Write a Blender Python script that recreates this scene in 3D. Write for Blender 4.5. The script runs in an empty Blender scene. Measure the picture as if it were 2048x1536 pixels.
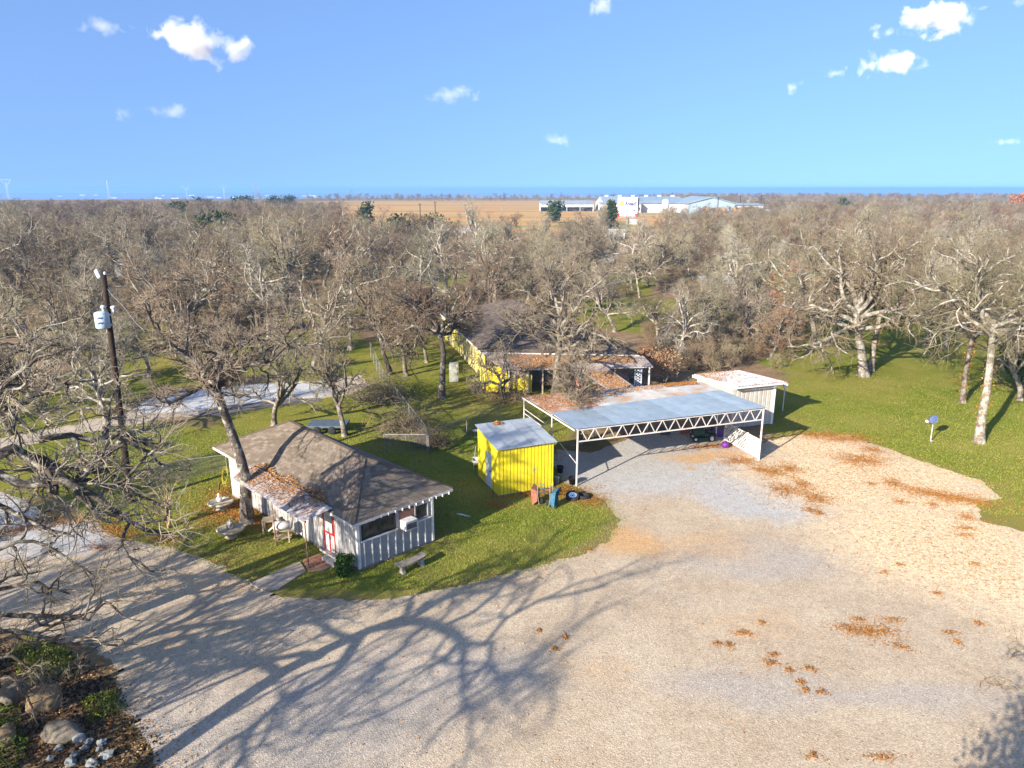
import bpy, math, random
import numpy as np
from mathutils import Vector, Matrix

scene = bpy.context.scene
col = scene.collection
random.seed(7)
rng = np.random.default_rng(11)

# ---------------------------------------------------------------- camera
HC = 16.0                       # drone height in metres
FPX = 1422.0                    # focal length in pixels of a 2048 px wide picture
PITCH = math.atan(392 / FPX)
cd = bpy.data.cameras.new("camera")
cd.sensor_width = 36.0
cd.lens = FPX / 2048 * 36
cd.clip_start = 0.5
cd.clip_end = 60000
cam = bpy.data.objects.new("camera", cd)
col.objects.link(cam)
cam.location = (0, 0, HC)
cam.rotation_euler = (math.pi / 2 - PITCH, 0, 0)
scene.camera = cam

# ---------------------------------------------------------------- world, sun, exposure
SUN_EL = math.radians(22.5)
LIFT = 0.31
SUN_AZ = math.atan2(-0.672, -0.741)          # compass-like angle from +Y towards +X
world = bpy.data.worlds.new("World")
scene.world = world
world.use_nodes = True
wn = world.node_tree
wn.nodes.clear()
wo = wn.nodes.new("ShaderNodeOutputWorld")
bg = wn.nodes.new("ShaderNodeBackground")
sky = wn.nodes.new("ShaderNodeTexSky")
sky.sky_type = 'NISHITA'
sky.sun_disc = False
sky.sun_elevation = SUN_EL
sky.sun_rotation = SUN_AZ
sky.air_density = 0.82
sky.dust_density = 1.6
sky.ozone_density = 3.8
sky.altitude = 200
bg.inputs[1].default_value = 0.14
# the thin band above the horizon is as clear and blue as the air higher up
tcw = wn.nodes.new("ShaderNodeTexCoord"); sxw = wn.nodes.new("ShaderNodeSeparateXYZ"); cxw = wn.nodes.new("ShaderNodeCombineXYZ")
mrw = wn.nodes.new("ShaderNodeMapRange")
mrw.inputs[1].default_value = -.02; mrw.inputs[2].default_value = 1.0
mrw.inputs[3].default_value = LIFT; mrw.inputs[4].default_value = 1.0
wn.links.new(tcw.outputs["Generated"], sxw.inputs[0])
wn.links.new(sxw.outputs[2], mrw.inputs[0])
wn.links.new(sxw.outputs[0], cxw.inputs[0]); wn.links.new(sxw.outputs[1], cxw.inputs[1])
wn.links.new(mrw.outputs[0], cxw.inputs[2]); wn.links.new(cxw.outputs[0], sky.inputs[0])
wn.links.new(sky.outputs[0], bg.inputs[0])
wn.links.new(bg.outputs[0], wo.inputs[0])

sd = bpy.data.lights.new("sun", 'SUN')
sd.energy = 4.8
sd.angle = math.radians(0.5)
sd.color = (1.0, 0.91, 0.78)
sun = bpy.data.objects.new("sun", sd)
col.objects.link(sun)
sdir = Vector((math.sin(SUN_AZ) * math.cos(SUN_EL), math.cos(SUN_AZ) * math.cos(SUN_EL), math.sin(SUN_EL)))
sun.rotation_euler = sdir.to_track_quat('Z', 'Y').to_euler()
sun.location = (-40, -40, 60)

vs = scene.view_settings
vs.view_transform = 'Standard'
vs.look = 'None'
vs.gamma = 1.0
vs.exposure = 1.42
vs.use_curve_mapping = False
scene.render.engine = 'CYCLES'
cy = scene.cycles
cy.use_denoising = True
cy.max_bounces = 6
cy.diffuse_bounces = 3
cy.glossy_bounces = 2
cy.transmission_bounces = 3
cy.volume_bounces = 2
cy.transparent_max_bounces = 12
cy.caustics_reflective = False
cy.caustics_refractive = False

# ---------------------------------------------------------------- plan helpers
cP, sP = math.cos(PITCH), math.sin(PITCH)


def G(x, y, z=0.0):
    """point at height z on the sight line through (x, y) of the survey picture"""
    a, b = (x - 1024) / FPX, (768 - y) / FPX
    d = (a, cP + b * sP, -sP + b * cP)
    t = (z - HC) / d[2]
    return Vector((d[0] * t, d[1] * t, z))


def GY(x, y, Y):
    """point at distance Y on that sight line"""
    a, b = (x - 1024) / FPX, (768 - y) / FPX
    d = (a, cP + b * sP, -sP + b * cP)
    t = Y / d[1]
    return Vector((d[0] * t, Y, HC + d[2] * t))


SHX, SHY = 0.672 / math.tan(SUN_EL), 0.741 / math.tan(SUN_EL)


def SH(x, y, z):
    """point at height z whose shadow falls on the ground at picture point (x, y)"""
    g = G(x, y)
    return Vector((g.x - z * SHX, g.y - z * SHY, z))


# ---------------------------------------------------------------- objects
def props(o, label=None, cat=None, group=None, kind=None):
    if label: o["label"] = label
    if cat: o["category"] = cat
    if group: o["group"] = group
    if kind: o["kind"] = kind
    return o


def thing(name, label, cat, loc=(0, 0, 0), group=None, rz=0.0):
    o = bpy.data.objects.new(name, None)
    o.empty_display_size = 0.3
    col.objects.link(o)
    o.location = loc
    o.rotation_euler = (0, 0, rz)
    return props(o, label, cat, group)


def root_loc(o):
    v = Vector((0, 0, 0))
    while o is not None:
        v += Vector(o.location)
        o = o.parent
    return v


def np_mesh(name, V, F, mat, smooth=False):
    """F: (n,4) or (n,3) int array"""
    me = bpy.data.meshes.new(name)
    V = np.asarray(V, dtype=np.float32)
    F = np.asarray(F, dtype=np.int32)
    me.vertices.add(len(V))
    me.vertices.foreach_set("co", V.ravel())
    k = F.shape[1]
    me.loops.add(F.size)
    me.loops.foreach_set("vertex_index", F.ravel())
    me.polygons.add(len(F))
    me.polygons.foreach_set("loop_start", np.arange(0, F.size, k, dtype=np.int32))
    me.polygons.foreach_set("use_smooth", np.full(len(F), bool(smooth)))
    me.update(calc_edges=True)
    if mat: me.materials.append(mat)
    return me


def link(name, me, parent=None, loc=None):
    o = bpy.data.objects.new(name, me)
    col.objects.link(o)
    if parent is not None: o.parent = parent
    if loc is not None: o.location = loc
    return o


def copy_tree(o, parent=None):
    c = o.copy()
    col.objects.link(c)
    if parent is not None: c.parent = parent
    for ch in list(o.children):
        copy_tree(ch, c)
    return c


class MB:
    """collects faces for one mesh, world coordinates"""

    def __init__(s): s.v = []; s.f = []

    def add(s, vs_, fs):
        n = len(s.v)
        s.v += [Vector(p) for p in vs_]
        s.f += [tuple(i + n for i in f) for f in fs]
        return s

    def quad(s, a, b, c, d): return s.add([a, b, c, d], [(0, 1, 2, 3)])

    def hexa(s, b4, t4):
        return s.add(list(b4) + list(t4), [(3, 2, 1, 0), (4, 5, 6, 7), (0, 1, 5, 4), (1, 2, 6, 5), (2, 3, 7, 6), (3, 0, 4, 7)])

    def fbox(s, f, a0, a1, b0, b1, z0, z1):
        return s.hexa([f(a0, b0, z0), f(a1, b0, z0), f(a1, b1, z0), f(a0, b1, z0)],
                      [f(a0, b0, z1), f(a1, b0, z1), f(a1, b1, z1), f(a0, b1, z1)])

    def box(s, x0, x1, y0, y1, z0, z1):
        return s.fbox(lambda a, b, z: Vector((a, b, z)), x0, x1, y0, y1, z0, z1)

    def slab(s, a, b, c, d, t):
        """thick quad, top face through abcd"""
        a, b, c, d = map(Vector, (a, b, c, d))
        n = (b - a).cross(d - a).normalized()
        if n.z < 0 and abs(n.z) > .05: n = -n
        o = n * t
        return s.hexa([a - o, b - o, c - o, d - o], [a, b, c, d])

    def beam(s, a, b, w, h=None, up=(0, 0, 1)):
        a, b = Vector(a), Vector(b)
        h = h or w
        t = (b - a).normalized()
        u = Vector(up)
        if abs(t.dot(u)) > .98: u = Vector((1, 0, 0))
        x = t.cross(u).normalized() * (w / 2)
        y = x.cross(t).normalized() * (h / 2)
        return s.hexa([a - x - y, a + x - y, b + x - y, b - x - y], [a - x + y, a + x + y, b + x + y, b - x + y])

    def tube(s, pts, r, k=8, cap=True):
        pts = [Vector(p) for p in pts]
        n0 = len(s.v)
        rs = r if isinstance(r, (list, tuple)) else [r] * len(pts)
        up = Vector((0, 0, 1))
        for i, p in enumerate(pts):
            t = (pts[min(i + 1, len(pts) - 1)] - pts[max(i - 1, 0)]).normalized()
            u = up if abs(t.z) < .95 else Vector((1, 0, 0))
            x = t.cross(u).normalized(); y = x.cross(t)
            for j in range(k):
                an = 2 * math.pi * j / k
                s.v.append(p + (x * math.cos(an) + y * math.sin(an)) * rs[i])
        for i in range(len(pts) - 1):
            for j in range(k):
                a = n0 + i * k + j; b = n0 + i * k + (j + 1) % k
                s.f.append((a, b, b + k, a + k))
        if cap:
            s.f.append(tuple(n0 + j for j in range(k))[::-1])
            s.f.append(tuple(n0 + (len(pts) - 1) * k + j for j in range(k)))
        return s

    def lathe(s, c, prof, k=16, axis=(0, 0, 1), squash=1.0):
        """prof: list of (radius, height)"""
        c = Vector(c); ax = Vector(axis).normalized()
        q = Vector((0, 0, 1)).rotation_difference(ax)
        n0 = len(s.v)
        for r, h in prof:
            for j in range(k):
                an = 2 * math.pi * j / k
                s.v.append(c + q @ Vector((r * math.cos(an), r * math.sin(an) * squash, h)))
        for i in range(len(prof) - 1):
            for j in range(k):
                a = n0 + i * k + j; b = n0 + i * k + (j + 1) % k
                s.f.append((a, b, b + k, a + k))
        s.f.append(tuple(n0 + j for j in range(k))[::-1])
        s.f.append(tuple(n0 + (len(prof) - 1) * k + j for j in range(k)))
        return s

    def build(s, name, mat, parent=None, smooth=False, loc=None, bevel=0.0):
        off = root_loc(parent) if parent is not None else Vector(loc or (0, 0, 0))
        me = bpy.data.meshes.new(name)
        me.from_pydata([tuple(p - off) for p in s.v], [], s.f)
        if smooth: me.polygons.foreach_set("use_smooth", [True] * len(me.polygons))
        me.update()
        if mat: me.materials.append(mat)
        o = link(name, me, parent, None if parent is not None else off)
        if bevel:
            m = o.modifiers.new("bevel", 'BEVEL'); m.width = bevel; m.segments = 2; m.limit_method = 'ANGLE'
        return o


# ---------------------------------------------------------------- materials
def hexc(h, k=1.0):
    h = h.lstrip('#')
    r = []
    for i in (0, 2, 4):
        c = int(h[i:i + 2], 16) / 255
        r.append((c / 12.92 if c <= .04045 else ((c + .055) / 1.055) ** 2.4) * k)
    return tuple(r)


class NT:
    """tiny node-building helper"""

    def __init__(s, name):
        s.m = bpy.data.materials.new(name)
        s.m.use_nodes = True
        s.t = s.m.node_tree
        s.b = s.t.nodes["Principled BSDF"]
        s.b.inputs["Specular IOR Level"].default_value = .25
        s.co = s.n("ShaderNodeTexCoord")

    def n(s, typ, **kw):
        x = s.t.nodes.new(typ)
        for k, v in kw.items(): setattr(x, k, v)
        return x

    def l(s, a, b): s.t.links.new(a, b)

    def noise(s, scale, detail=4, rough=.6, vec=None, dist=0.0):
        x = s.n("ShaderNodeTexNoise")
        x.inputs["Scale"].default_value = scale
        x.inputs["Detail"].default_value = detail
        x.inputs["Roughness"].default_value = rough
        x.inputs["Distortion"].default_value = dist
        s.l(vec if vec is not None else s.co.outputs["Object"], x.inputs["Vector"])
        return x.outputs["Fac"]

    def voronoi(s, scale, vec=None, feature='F1', out="Distance"):
        x = s.n("ShaderNodeTexVoronoi", feature=feature)
        x.inputs["Scale"].default_value = scale
        s.l(vec if vec is not None else s.co.outputs["Object"], x.inputs["Vector"])
        return x.outputs[out]

    def ramp(s, fac, stops, interp='LINEAR'):
        x = s.n("ShaderNodeValToRGB")
        r = x.color_ramp
        r.interpolation = interp
        while len(r.elements) < len(stops): r.elements.new(.5)
        for e, (p, c) in zip(r.elements, stops):
            e.position = p
            e.color = (*c, 1) if len(c) == 3 else c
        s.l(fac, x.inputs[0])
        return x.outputs[0]

    def fr(s, fac, lo, hi, a=0.0, b=1.0):
        x = s.n("ShaderNodeMapRange")
        x.inputs[1].default_value = lo; x.inputs[2].default_value = hi
        x.inputs[3].default_value = a; x.inputs[4].default_value = b
        s.l(fac, x.inputs[0])
        return x.outputs[0]

    def mix(s, fac, a, b, mode='MIX'):
        x = s.n("ShaderNodeMix", data_type='RGBA', blend_type=mode)
        for inp, v in ((x.inputs[0], fac), (x.inputs[6], a), (x.inputs[7], b)):
            if hasattr(v, "is_output") or isinstance(v, bpy.types.NodeSocket): s.l(v, inp)
            elif isinstance(v, (int, float)): inp.default_value = v
            else: inp.default_value = (*v, 1)
        return x.outputs[2]

    def math(s, op, a, b=0.0):
        x = s.n("ShaderNodeMath", operation=op)
        for inp, v in ((x.inputs[0], a), (x.inputs[1], b)):
            if isinstance(v, bpy.types.NodeSocket): s.l(v, inp)
            else: inp.default_value = v
        return x.outputs[0]

    def attr(s, name):
        x = s.n("ShaderNodeAttribute"); x.attribute_name = name
        return x

    def objrand(s): return s.n("ShaderNodeObjectInfo").outputs["Random"]

    def bump(s, h, strength=.5, dist=.05):
        x = s.n("ShaderNodeBump")
        x.inputs["Strength"].default_value = strength
        x.inputs["Distance"].default_value = dist
        s.l(h, x.inputs["Height"])
        s.l(x.outputs[0], s.b.inputs["Normal"])

    def out(s, c, rough=.8, metal=0.0, spec=None):
        i = s.b.inputs["Base Color"]
        if isinstance(c, bpy.types.NodeSocket): s.l(c, i)
        else: i.default_value = (*c, 1)
        for nm, v in (("Roughness", rough), ("Metallic", metal)):
            if isinstance(v, bpy.types.NodeSocket): s.l(v, s.b.inputs[nm])
            else: s.b.inputs[nm].default_value = v
        if spec is not None: s.b.inputs["Specular IOR Level"].default_value = spec
        return s.m


def simple(name, c, c2=None, scale=4.0, rough=.75, metal=0.0, bump=0.0, bscale=None, objr=.12, lo=.35, hi=.65):
    """base colour varied towards c2 by noise, and a little per object"""
    t = NT(name)
    if c2 is None: c2 = tuple(x * .7 for x in c)
    f = t.fr(t.noise(scale, 6, .65), lo, hi)
    k = t.mix(f, c, c2)
    if objr:
        r = t.fr(t.objrand(), 0, 1, 1 - objr, 1 + objr)
        k = t.mix(1.0, k, t.n("ShaderNodeCombineColor").outputs[0], 'MULTIPLY') if False else k
        hs = t.n("ShaderNodeHueSaturation")
        t.l(r, hs.inputs["Value"]); t.l(k, hs.inputs["Color"])
        k = hs.outputs[0]
    if bump: t.bump(t.noise(bscale or scale * 6, 6, .6), bump, .03)
    return t.out(k, rough, metal)
# ---------------------------------------------------------------- bare tree builder
def nrm(a): return a / np.maximum(np.linalg.norm(a, axis=-1, keepdims=True), 1e-9)


def grow(start, d, ln, r0, r1, nseg, wob, up, g):
    N = len(start)
    P = np.zeros((N, nseg + 1, 3)); R = np.zeros((N, nseg + 1))
    P[:, 0] = start; R[:, 0] = r0
    d = nrm(d)
    for i in range(nseg):
        d = nrm(d + wob * g.normal(size=(N, 3)) + np.array([0, 0, up]))
        P[:, i + 1] = P[:, i] + d * (ln / nseg)[:, None]
        R[:, i + 1] = r0 + (r1 - r0) * (i + 1) / nseg
    return P, R


def spawn(P, R, n, t0, t1, ang, ratio, rr, g, minr=0.004, zmin=None, lenbase=None):
    """children of every polyline: start, direction, length, radius"""
    N, S1, _ = P.shape
    S = S1 - 1
    t = t0 + (t1 - t0) * (np.arange(n)[None] + g.uniform(0, 1, (N, n))) / n
    x = np.clip(t * S, 0, S - 1e-4)
    i = x.astype(int); f = (x - i)[..., None]
    ar = np.arange(N)[:, None]
    a, b = P[ar, i], P[ar, i + 1]
    st = a * (1 - f) + b * f
    tan = nrm(b - a)
    rad = R[ar, i] * (1 - f[..., 0]) + R[ar, i + 1] * f[..., 0]
    ref = nrm(g.normal(size=(N, n, 3)))
    side = nrm(ref - (ref * tan).sum(-1, keepdims=True) * tan)
    an = ang + g.normal(size=(N, n, 1)) * .18
    d = tan * np.cos(an) + side * np.sin(an)
    L = np.linalg.norm(np.diff(P, axis=1), axis=-1).sum(1)[:, None] if lenbase is None else lenbase
    ln = L * ratio * g.uniform(.6, 1.25, (N, n)) * (1.12 - .5 * t)
    cr = np.maximum(rad * rr, minr)
    return st.reshape(-1, 3), d.reshape(-1, 3), ln.ravel(), cr.ravel()


def tubes(P, R, k):
    N, S1, _ = P.shape
    T = np.empty_like(P)
    T[:, 1:-1] = P[:, 2:] - P[:, :-2]
    T[:, 0] = P[:, 1] - P[:, 0]; T[:, -1] = P[:, -1] - P[:, -2]
    T = nrm(T)
    m = nrm(T.mean(1))
    ref = np.where(np.abs(m[:, 2:3]) < .8, np.array([[0, 0, 1.0]]), np.array([[1.0, 0, 0]]))[:, None, :]
    X = nrm(np.cross(T, np.broadcast_to(ref, T.shape))); Y = np.cross(X, T)
    an = 2 * np.pi * np.arange(k) / k
    V = P[:, :, None] + R[:, :, None, None] * (X[:, :, None] * np.cos(an)[:, None] + Y[:, :, None] * np.sin(an)[:, None])
    idx = np.arange(N * S1 * k).reshape(N, S1, k)
    a = idx[:, :-1]; b = np.roll(a, -1, axis=2)
    c = np.roll(idx[:, 1:], -1, axis=2); d = idx[:, 1:]
    F = np.stack([a, b, c, d], -1).reshape(-1, 4)
    return V.reshape(-1, 3), F


def join(parts):
    Vs, Fs, n = [], [], 0
    for V, F in parts:
        Vs.append(V); Fs.append(F + n); n += len(V)
    return np.concatenate(Vs), np.concatenate(Fs)


def resample(pts, n):
    p = np.array([tuple(q) for q in pts], float)
    s = np.concatenate([[0], np.cumsum(np.linalg.norm(np.diff(p, axis=0), axis=1))])
    t = np.linspace(0, s[-1], n)
    return np.stack([np.interp(t, s, p[:, i]) for i in range(3)], 1)


def tree_parts(seed, h=9.0, spread=1.0, r=.24, trunk=None, limbs=None, fork=.3, nl=7, n2=6, n3=8, n4=9, twig_r=.006,
               limb_r=None, crook=.33, twig=1.0, kt=3, stems=None, n5=0, ml=.66):
    """returns (trunk+limbs) and (crown of branches and twigs) as (V, F)"""
    g = np.random.default_rng(seed)
    T = []; C = []
    lim = []
    def addlim(P, R): lim.append((P, R))
    if stems is not None:                      # several stems from the ground
        st = np.zeros((stems, 3)); st[:, :2] = g.normal(size=(stems, 2)) * r * 1.2
        an = g.uniform(0, 2 * np.pi, stems)
        d = np.stack([np.cos(an) * .45 * spread, np.sin(an) * .45 * spread, np.ones(stems)], 1)
        P, R = grow(st, d, h * .8 * g.uniform(.75, 1.1, stems), np.full(stems, r), np.full(stems, r * .25), 9, crook * .6, .05, g)
        addlim(P, R)
    else:
        if trunk is None:
            Lt = h * g.uniform(.5, .62)
            lean = g.normal(size=2) * .12
            P, R = grow(np.array([[0, 0, -.1]]), np.array([[lean[0], lean[1], 1.0]]), np.array([Lt]), r, r * .55, 9, .1, .05, g)
        else:
            pp = resample(trunk, 10)
            P = pp[None]; R = np.linspace(r, r * .6, 10)[None]
        R = R.copy()
        R[0, 0] *= 1.45; R[0, 1] *= 1.08
        T.append(tubes(P, R, 10))
        if limbs is None:
            st, d, ln, cr = spawn(P, R, nl, fork / .56 * .9, .98, .95, 1.0, .62, g)
            az = np.arange(nl) * 2.4 + g.uniform(0, 6.28) + g.normal(size=nl) * .35
            el = g.uniform(.12, .95, nl)
            el[-2:] = g.uniform(.9, 1.3, 2)
            d = np.stack([np.cos(az) * np.cos(el), np.sin(az) * np.cos(el), np.sin(el)], 1)
            ln = h * ml * spread * g.uniform(.75, 1.15, nl)
            P1, R1 = grow(st, d, ln, cr * 1.25, cr * .4, 9, crook * .8, .05, g)
            addlim(P1, R1)
            # top leader
            P2, R2 = grow(P[:, -1], P[:, -1] - P[:, -2], np.array([h * .42]), R[:, -1], R[:, -1] * .25, 9, crook * .8, .03, g)
            addlim(P2, R2)
        else:
            for q, (pl, ra) in enumerate(limbs):
                pp = resample(pl, 10)
                w = g.normal(size=(10, 3)) * .07 * np.linalg.norm(pp[-1] - pp[0]) / 5
                w[0] = 0
                addlim((pp + w)[None], np.linspace(ra, ra * .35, 10)[None])
    LP = np.concatenate([a for a, b in lim]); LR = np.concatenate([b for a, b in lim])
    T.append(tubes(LP, LR, 7))
    sm = max(h * .15, 1.0)
    st, d, ln, cr = spawn(LP, LR, n2, .18, 1.0, .8, .5, .62, g, .014)
    d[:, 2] += .18
    P2, R2 = grow(st, d, ln, cr * 1.15, cr * .45, 7, crook * 1.1, .03, g)
    T.append(tubes(P2, R2, 5))
    st, d, ln, cr = spawn(P2, R2, n3, .15, 1.0, .85, .5, .6, g, .009)
    P3, R3 = grow(st, d, ln * 1.08, cr, cr * .45, 5, crook * .8, .02, g)
    C.append(tubes(P3, R3, 4))
    st, d, ln, cr = spawn(P3, R3, n4, .12, 1.0, .8, .55, .6, g, twig_r)
    ln = np.maximum(ln * twig, .12 * twig)
    P4, R4 = grow(st, d, ln * 1.1, cr * .85, cr * .35, 3, crook * .6, .0, g)
    C.append(tubes(P4, R4, kt))
    if n5:
        st, d, ln, cr = spawn(P4, R4, n5, .1, 1.0, .75, .6, .7, g, twig_r * .8)
        P5, R5 = grow(st, d, np.maximum(ln, .08), cr, cr * .5, 2, .3, 0, g)
        C.append(tubes(P5, R5, kt))
    return join(T), join(C), (LP, LR, P2, P3)


def leaf_quads(C, size, g, sv=.35, flat=None):
    """small square-ish leaves at points C"""
    n = len(C)
    a = nrm(g.normal(size=(n, 3)))
    if flat is not None: a[:, 2] *= flat; a = nrm(a)
    b = nrm(np.cross(a, g.normal(size=(n, 3))))
    if flat is not None:
        b[:, 2] *= flat; b = nrm(b)
    s = size * g.uniform(1 - sv, 1 + sv, (n, 1))
    V = np.stack([C - a * s, C - b * s * .6, C + a * s, C + b * s * .6], 1).reshape(-1, 3)
    F = np.arange(4 * n).reshape(n, 4)
    return V, F


# bark and twigs
def bark_mat(name, dark, pale, lichen, amt=.5):
    t = NT(name)
    geo = t.n("ShaderNodeNewGeometry")
    v = t.n("ShaderNodeMapping"); v.inputs["Scale"].default_value = (1, 1, .35)
    t.l(t.co.outputs["Object"], v.inputs[0])
    f = t.fr(t.noise(14, 6, .7, v.outputs[0]), .35, .65)
    c = t.mix(f, dark, pale)
    f2 = t.fr(t.noise(2.2, 5, .7), .62 - amt * .3, .72 - amt * .2)
    c = t.mix(f2, c, lichen)
    hs = t.n("ShaderNodeHueSaturation")
    t.l(t.fr(t.objrand(), 0, 1, .8, 1.2), hs.inputs["Value"]); t.l(c, hs.inputs["Color"])
    t.bump(t.noise(22, 5, .7, v.outputs[0]), .7, .04)
    return t.out(hs.outputs[0], .9)


M_bark = bark_mat("bark_oak", (.05, .038, .028), (.15, .115, .085), (.28, .255, .2), .6)
M_bark_dark = bark_mat("bark_dark", (.03, .024, .02), (.1, .08, .065), (.30, .285, .23), .4)
M_bark_pale = bark_mat("bark_pale", (.075, .058, .042), (.21, .17, .13), (.36, .34, .285), .6)


def twig_mat(name, a, b):
    t = NT(name)
    c = t.mix(t.fr(t.noise(1.1, 3, .6), .35, .65), a, b)
    rnd = t.objrand()
    c = t.mix(t.fr(rnd, .0, .45, .55, 0), c, (.19, .10, .055))
    r2 = t.math('FRACT', t.math('MULTIPLY', rnd, 7.31))
    c = t.mix(t.fr(r2, .55, 1, 0, .6), c, (.24, .235, .13))
    hs = t.n("ShaderNodeHueSaturation")
    t.l(t.fr(t.math('FRACT', t.math('MULTIPLY', rnd, 13.7)), 0, 1, .68, 1.28), hs.inputs["Value"]); t.l(c, hs.inputs["Color"])
    return t.out(hs.outputs[0], .9, 0, .05)


M_twig = twig_mat("twigs_tan", (.14, .108, .07), (.235, .185, .125))
M_twig_grey = twig_mat("twigs_grey", (.20, .175, .13), (.31, .28, .215))
M_twig_brown = twig_mat("twigs_brown", (.115, .08, .048), (.18, .13, .082))


def tree_obj(label, loc, tp, mt, mc, rz=0.0, s=1.0, group=None, name="oak_tree", cat="tree"):
    root = thing(name, label, cat, loc, group, rz)
    root.scale = (s, s, s)
    tr = link("trunk", np_mesh("trunk", *tp[0], mt, True), root)
    cr = link("crown", np_mesh("crown", *tp[1], mc), root)
    return root


def inst_tree(proto, label, loc, rz, s, group, mirror=1):
    c = copy_tree(proto)
    c.location = loc; c.rotation_euler = (0, 0, rz); c.scale = (s * mirror, s, s * random.uniform(.9, 1.1))
    c["label"] = label
    if group: c["group"] = group
    return c
# ---------------------------------------------------------------- the ground
def sdf_poly(X, Y, poly):
    """signed distance, negative inside"""
    p = np.array([(q[0], q[1]) for q in poly], float)
    d = np.full(X.shape, 1e9); ins = np.zeros(X.shape, bool)
    for i in range(len(p)):
        a, b = p[i], p[(i + 1) % len(p)]
        e = b - a
        wx, wy = X - a[0], Y - a[1]
        t = np.clip((wx * e[0] + wy * e[1]) / (e @ e + 1e-12), 0, 1)
        d = np.minimum(d, (wx - e[0] * t) ** 2 + (wy - e[1] * t) ** 2)
        c = ((a[1] <= Y) & (b[1] > Y)) | ((b[1] <= Y) & (a[1] > Y))
        with np.errstate(divide='ignore', invalid='ignore'):
            xi = a[0] + (Y - a[1]) * e[0] / (e[1] if e[1] else 1e-12)
        ins ^= c & (X < xi)
    d = np.sqrt(d)
    return np.where(ins, -d, d)


def vnoise(X, Y, s, seed=0):
    """smooth value noise 0..1 at size s metres"""
    g = np.random.default_rng(seed)
    tab = g.random((256, 256))
    x, y = X / s + 1000.3, Y / s + 1000.7
    i, j = np.floor(x).astype(int), np.floor(y).astype(int)
    u, v = x - i, y - j
    u = u * u * (3 - 2 * u); v = v * v * (3 - 2 * v)
    f = lambda a, b: tab[a % 256, b % 256]
    return (f(i, j) * (1 - u) + f(i + 1, j) * u) * (1 - v) + (f(i, j + 1) * (1 - u) + f(i + 1, j + 1) * u) * v


def fbm(X, Y, s, seed=0, o=4):
    r = 0; a = .5; n = 0
    for k in range(o):
        r = r + a * vnoise(X, Y, s / 2 ** k, seed + k); n += a; a *= .55
    return r / n


def PX(*pts):
    return [tuple(G(x, y))[:2] for x, y in pts]


LAWNS = [
    PX((-400, 985), (0, 985), (120, 1010), (250, 1075), (430, 1120), (560, 1190), (800, 1197), (1050, 1140), (1243, 1045), (1150, 975), (1110, 900), (1200, 800), (1000, 700), (860, 640), (700, 690), (600, 740), (430, 860), (300, 850), (0, 870), (-400, 880)),
    PX((1530, 860), (1550, 745), (1470, 722), (1560, 690), (1620, 680), (1690, 640), (1760, 600), (1850, 620), (1900, 660), (2080, 690), (2500, 700), (2500, 1100), (2048, 1066), (1925, 1050), (1925, 985), (1850, 935), (1700, 880)),
    PX((90, 780), (190, 640), (330, 640), (420, 690), (560, 670), (700, 650), (760, 700), (700, 760), (560, 740), (420, 765), (300, 760), (180, 830), (80, 860), (-300, 860), (-300, 760)),
    PX((1130, 640), (1160, 600), (1300, 598), (1420, 610), (1440, 650), (1330, 670), (1230, 660)),
    PX((1600, 600), (1640, 540), (1720, 530), (1800, 560), (1760, 610)),
    PX((1330, 690), (1360, 645), (1480, 610), (1600, 600), (1650, 640), (1590, 700), (1480, 690)),
    PX((560, 640), (600, 600), (720, 590), (760, 620), (680, 650)),
    PX((1180, 570), (1230, 545), (1330, 550), (1300, 590)),
    PX((300, 600), (360, 570), (450, 580), (400, 620)),
    PX((850, 580), (880, 540), (960, 545), (930, 590)),
]
LOT = PX((-500, 930), (-150, 965), (0, 982), (60, 1005), (95, 1040), (190, 1045), (250, 1078), (330, 1092), (420, 1122), (500, 1163), (560, 1190), (640, 1199), (760, 1198), (900, 1176), (1050, 1142), (1150, 1112), (1215, 1082), (1240, 1040), (1215, 1003), (1172, 985), (1130, 965), (1108, 930), (1112, 898), (1180, 905), (1262, 876), (1300, 862), (1460, 862), (1525, 885), (1600, 868), (1700, 872), (1770, 895), (1850, 925), (1960, 962), (2008, 998), (1957, 1004), (1968, 1042), (2048, 1064), (2500, 1110)) \
    + [(60, 20), (50, -2), (-4, -2), (-6, 10)] + PX((345, 1600), (300, 1480), (235, 1405), (243, 1350), (190, 1300), (120, 1272), (0, 1262), (-500, 1240))
DRIVE = PX((-300, 985), (-100, 930), (0, 905), (150, 868), (300, 842), (420, 828), (600, 803), (700, 790), (745, 770), (720, 750), (660, 758), (640, 762), (560, 766), (400, 782), (300, 802), (262, 822), (150, 848), (0, 878), (-300, 915))

# lawn and woodland floor: one sheet out to the horizon
def axis(lo, hi, st, far):
    a = list(np.arange(lo, hi + st / 2, st)); s = st
    up = [a[-1]]; dn = [a[0]]
    while up[-1] < far: s *= 1.25; up.append(up[-1] + s)
    s = st
    while dn[-1] > -far: s *= 1.25; dn.append(dn[-1] - s)
    return np.array(dn[1:][::-1] + a + up[1:])


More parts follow.
